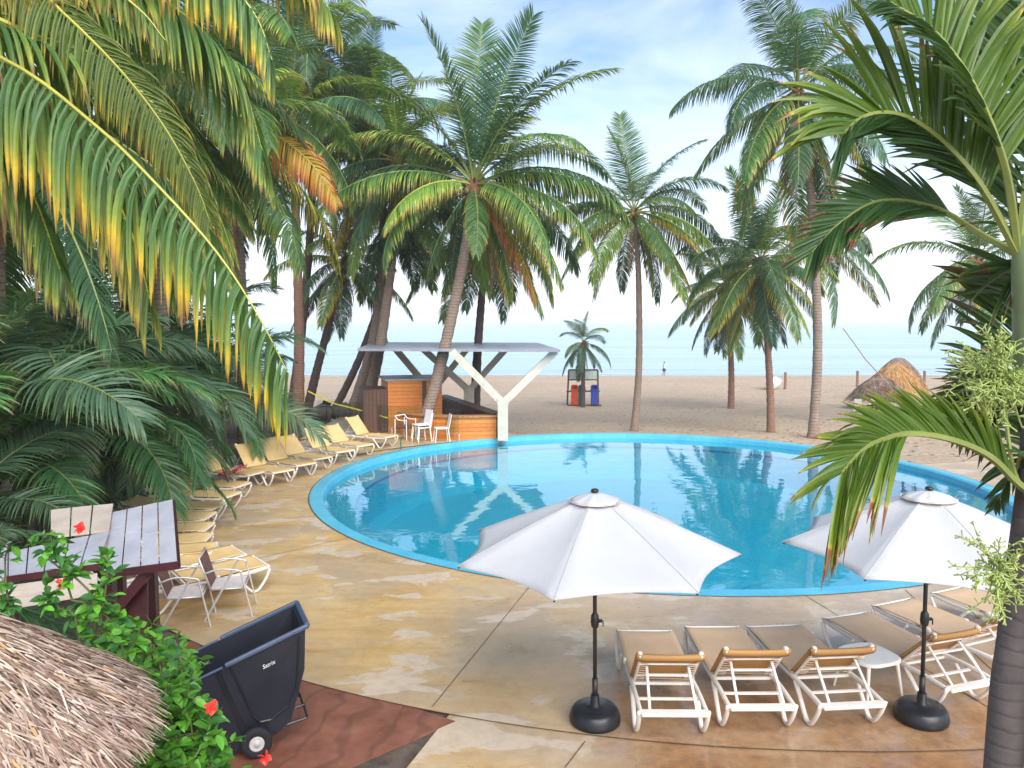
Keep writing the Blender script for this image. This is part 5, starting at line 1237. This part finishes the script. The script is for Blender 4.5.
# ------------------------------------------------------------------ recycling station
p = PT(583, 405.5); d = p.y; s = d/F
t = empty('bin_rack', (p.x, p.y, p.z), R(4), 'dark timber rack with a pale notice board above three recycling bins', 'bin rack')
w = 34*s; h = 36*s
for x in (-w/2, w/2):
    m = MB(); m.beam((x*0.93, 0.1, 0), (x*0.86, 0, h), 0.1, 0.1, up=Vector((0, 1, 0))); m.build('post', M['brownwood'], t)
m = MB(); m.beam((-w/2, 0, h*0.40), (w/2, 0, h*0.40), 0.07, 0.09); m.beam((-w/2, -0.5, 0.06), (w/2, -0.5, 0.06), 0.1, 0.1); m.beam((-w*0.43, 0, h*0.72), (w*0.43, 0, h*0.72), 0.08, 0.08); m.beam((-w*0.43, 0, h), (w*0.43, 0, h), 0.08, 0.08)
m.build('rail', M['brownwood'], t)
m = MB(); m.box((0, 0.02, h*0.86), (w*0.84, 0.04, h*0.26)); m.build('notice_board', M['board'], t)
def bin_(x, mat, lab):
    b = empty('litter_bin', (p.x+x, p.y-0.45, p.z+0.10), 0, lab, 'litter bin', 'three recycling bins on the beach')
    bw = 7.6*s; bh = 20*s; m = MB()
    m.box((0, 0, bh*0.35), (bw*0.86, bw*0.8, bh*0.70), bev=0.03); m.build('body', M[mat], b)
    m = MB(); n = 16; prof = [(-bw/2, 0), (bw/2, 0), (bw/2, bh*0.14), (bw*0.36, bh*0.26), (-bw*0.36, bh*0.26), (-bw/2, bh*0.14)]
    for s0 in (-1, 1):   # two cheeks with the slot opening between
        pass
    m.box((0, 0, bh*0.74), (bw, bw*0.9, bh*0.1), bev=0.03)
    m.box((-bw*0.36, 0, bh*0.86), (bw*0.2, bw*0.85, bh*0.16), bev=0.03); m.box((bw*0.36, 0, bh*0.86), (bw*0.2, bw*0.85, bh*0.16), bev=0.03)
    m.box((0, 0, bh*0.96), (bw*0.8, bw*0.8, bh*0.08), bev=0.04); m.box((0, 0.1, bh*0.86), (bw*0.55, 0.05, bh*0.14)); m.build('lid', M[mat], b)
bin_(-13*s+0.25, 'binred', 'orange red bin, left of the three in the rack'); bin_(0.0-2*s, 'bingreen', 'dark green bin, in the middle behind the small palm trunk'); bin_(10.5*s, 'binblue', 'dark blue bin, right of the three in the rack')
# boat
p = PT(777, 390); t = empty('rowing_boat', (p.x, p.y+1, p.z), R(62), 'small white boat drawn up on the sand behind the reddish palm trunk', 'boat')
m = MB(); vs = []; n = 12; prof = []
for i in range(n+1):
    u = i/n*2-1; hw_ = 0.75*(1-abs(u)**2.4)+0.02; top = 0.62+0.18*u*u
    for (a, z) in ((-1, top), (-0.92, 0.35), (-0.5, 0.05), (0, 0), (0.5, 0.05), (0.92, 0.35), (1, top), (0.86, top), (0.7, 0.35), (0, 0.16), (-0.7, 0.35), (-0.86, top)):
        vs.append((u*2.4*(1 if z > 0.3 else 0.86), a*hw_, z))
m.add(vs, [(i*12+k, i*12+(k+1) % 12, (i+1)*12+(k+1) % 12, (i+1)*12+k) for i in range(n) for k in range(12)]); m.build('hull', M['chairwhite'], t, smooth=True)
m = MB(); m.box((0.5, 0, 0.5), (0.3, 1.2, 0.05)); m.box((-0.8, 0, 0.5), (0.3, 1.1, 0.05)); m.build('bench', M['beigeboard'], t); t.scale = (0.75, 0.85, 1.2)
for px, py, lab in ((785, 391, 'short brown post beside the white boat'), (857, 389, 'short brown post left of the thatched beach shelters'), (924, 389, 'short brown post right of the thatched beach shelters')):
    p = PT(px, py-2); m = MB(); m.tube([(0, 0, 0), (0.02, 0, 0.75), (0, 0, 1.4)], [0.13, 0.12, 0.12], 8); m.tube([(0, 0, 1.4), (0, 0, 1.45)], [0.14, 0.10], 8); tag(m.build('mooring_post', M['trunk_red'], loc=p), lab, 'post', 'short posts along the beach')
# palapas on the beach
def beach_palapa(lab, px_c, py_top, py_eave, wpx, Y, mat, seed):
    a = P(px_c, py_top, Y); e = P(px_c, py_eave, Y); r = wpx/2*Y/F; g = terr(a.x, a.y)
    t = empty('beach_palapa', (a.x, a.y, g), 0, lab, 'thatched shelter', 'thatched shelters on the beach'); rg = random.Random(seed)
    m = MB(); dz = a.z-e.z; m.lathe([(0.01, a.z-g), (r*0.25, a.z-g-dz*0.07), (r*0.5, a.z-g-dz*0.27), (r*0.75, a.z-g-dz*0.58), (r*0.97, a.z-g-dz*0.95), (r*0.9, a.z-g-dz), (0.01, a.z-g-0.25)], 28, jit=lambda a_, r_, z_: 0.05*math.sin(a_*11)*r_)
    thatch(m, (0, 0, a.z-g), r, dz, 2200, 0.5, 0.05, rg, lift=0.06, pw=1.9); m.build('thatch', M[mat], t)
    m = MB(); m.tube([(0, 0, 0), (0, 0, a.z-g-0.1)], 0.09, 8); m.build('post', M['brownwood'], t)
beach_palapa('rear grey topped thatched shelter on the beach, highest of the group', 899, 358, 381, 42, 58, 'thatch_gr', 1)
beach_palapa('broad orange thatched shelter in the middle of the beach group', 896, 364, 391, 56, 54, 'thatch_or', 2)
beach_palapa('front thatched shelter with dark grey straw, nearest of the beach group', 880, 377, 399, 54, 48, 'thatch_gr', 3)
for i, (px, py, lab) in enumerate([(858, 413, 'white plastic chair under the front thatched shelter'), (869, 413, 'white plastic chair beside the shelter pole'), (918, 408, 'white plastic chair under the orange thatched shelter')]):
    q_ = copy_tree(wc); p = PT(px, py); q_.location = p; q_.rotation_euler = (0, 0, R(60+i*50)); q_.scale = (0.95,)*3; q_['label'] = lab; q_['group'] = 'white chairs under the beach shelters'
# light blue board leaning by palapa
# guy rope
mb = MB(); mb.tube([P(843, 328, 36), P(866, 360, 42), P(893, 389, 47)], 0.03, 5); tag(mb.build('guy_rope', M['alu']), 'thin straight rope slanting down from the tall palm to the thatched shelters', 'rope')

# ------------------------------------------------------------------ person at the water's edge
p = PT(664, 376); g = Vector((p.x, p.y, terr(p.x, p.y)))
bm = bmesh.new(); lay = bm.verts.layers.skin.verify()
jo = {'pel': (0, 0, .92), 'ch': (0, 0, 1.25), 'nk': (0, 0, 1.45), 'hd': (0.02, 0, 1.56), 'ht': (0.02, 0, 1.68), 'sl': (0, .17, 1.38), 'el': (.02, .24, 1.12), 'hl': (.1, .25, .9), 'sr': (0, -.17, 1.38), 'er': (-.02, -.24, 1.12), 'hr': (.02, -.26, .88),
      'pl': (0, .09, .88), 'kl': (.08, .1, .48), 'al': (.02, .1, .08), 'fl': (.16, .1, .04), 'pr': (0, -.09, .88), 'kr': (-.02, -.1, .48), 'ar': (-.16, -.1, .1), 'fr': (-.04, -.1, .04)}
rad = {'pel': .13, 'ch': .14, 'nk': .055, 'hd': .085, 'ht': .07, 'sl': .06, 'el': .042, 'hl': .03, 'sr': .06, 'er': .042, 'hr': .03, 'pl': .09, 'kl': .06, 'al': .04, 'fl': .035, 'pr': .09, 'kr': .06, 'ar': .04, 'fr': .035}
bv = {k: bm.verts.new(v) for k, v in jo.items()}
for a, b_ in (('pel', 'ch'), ('ch', 'nk'), ('nk', 'hd'), ('hd', 'ht'), ('ch', 'sl'), ('sl', 'el'), ('el', 'hl'), ('ch', 'sr'), ('sr', 'er'), ('er', 'hr'), ('pel', 'pl'), ('pl', 'kl'), ('kl', 'al'), ('al', 'fl'), ('pel', 'pr'), ('pr', 'kr'), ('kr', 'ar'), ('ar', 'fr')): bm.edges.new((bv[a], bv[b_]))
for k, v in bv.items(): v[lay].radius = (rad[k], rad[k]); v[lay].use_root = (k == 'pel')
me = bpy.data.meshes.new('person'); bm.to_mesh(me); bm.free(); me.materials.append(M['skin'])
t = empty('person', g, R(-30), 'distant person in pale blue walking along the water line', 'person')
o = mesh_obj(me, 'body', t); o.modifiers.new('s', 'SKIN'); o.modifiers.new('u', 'SUBSURF').levels = 1
m = MB(); m.lathe([(0.16, 0.85), (0.175, 1.0), (0.175, 1.3), (0.2, 1.4), (0.08, 1.47)], 14); m.v = [(v[0]*0.85, v[1], v[2]) for v in m.v]; m.build('shirt', M['cloth'], t, smooth=True)
m = MB(); m.lathe([(0.17, 0.92), (0.19, 0.75), (0.2, 0.6)], 14); m.build('shorts', M['navy'], t, smooth=True)
m = MB(); m.sphere((0.01, 0, 1.66), 0.105, 10, sc=(1, 1, 0.8)); m.build('hair', M['hair'], t, smooth=True)
t.scale = (0.95,)*3
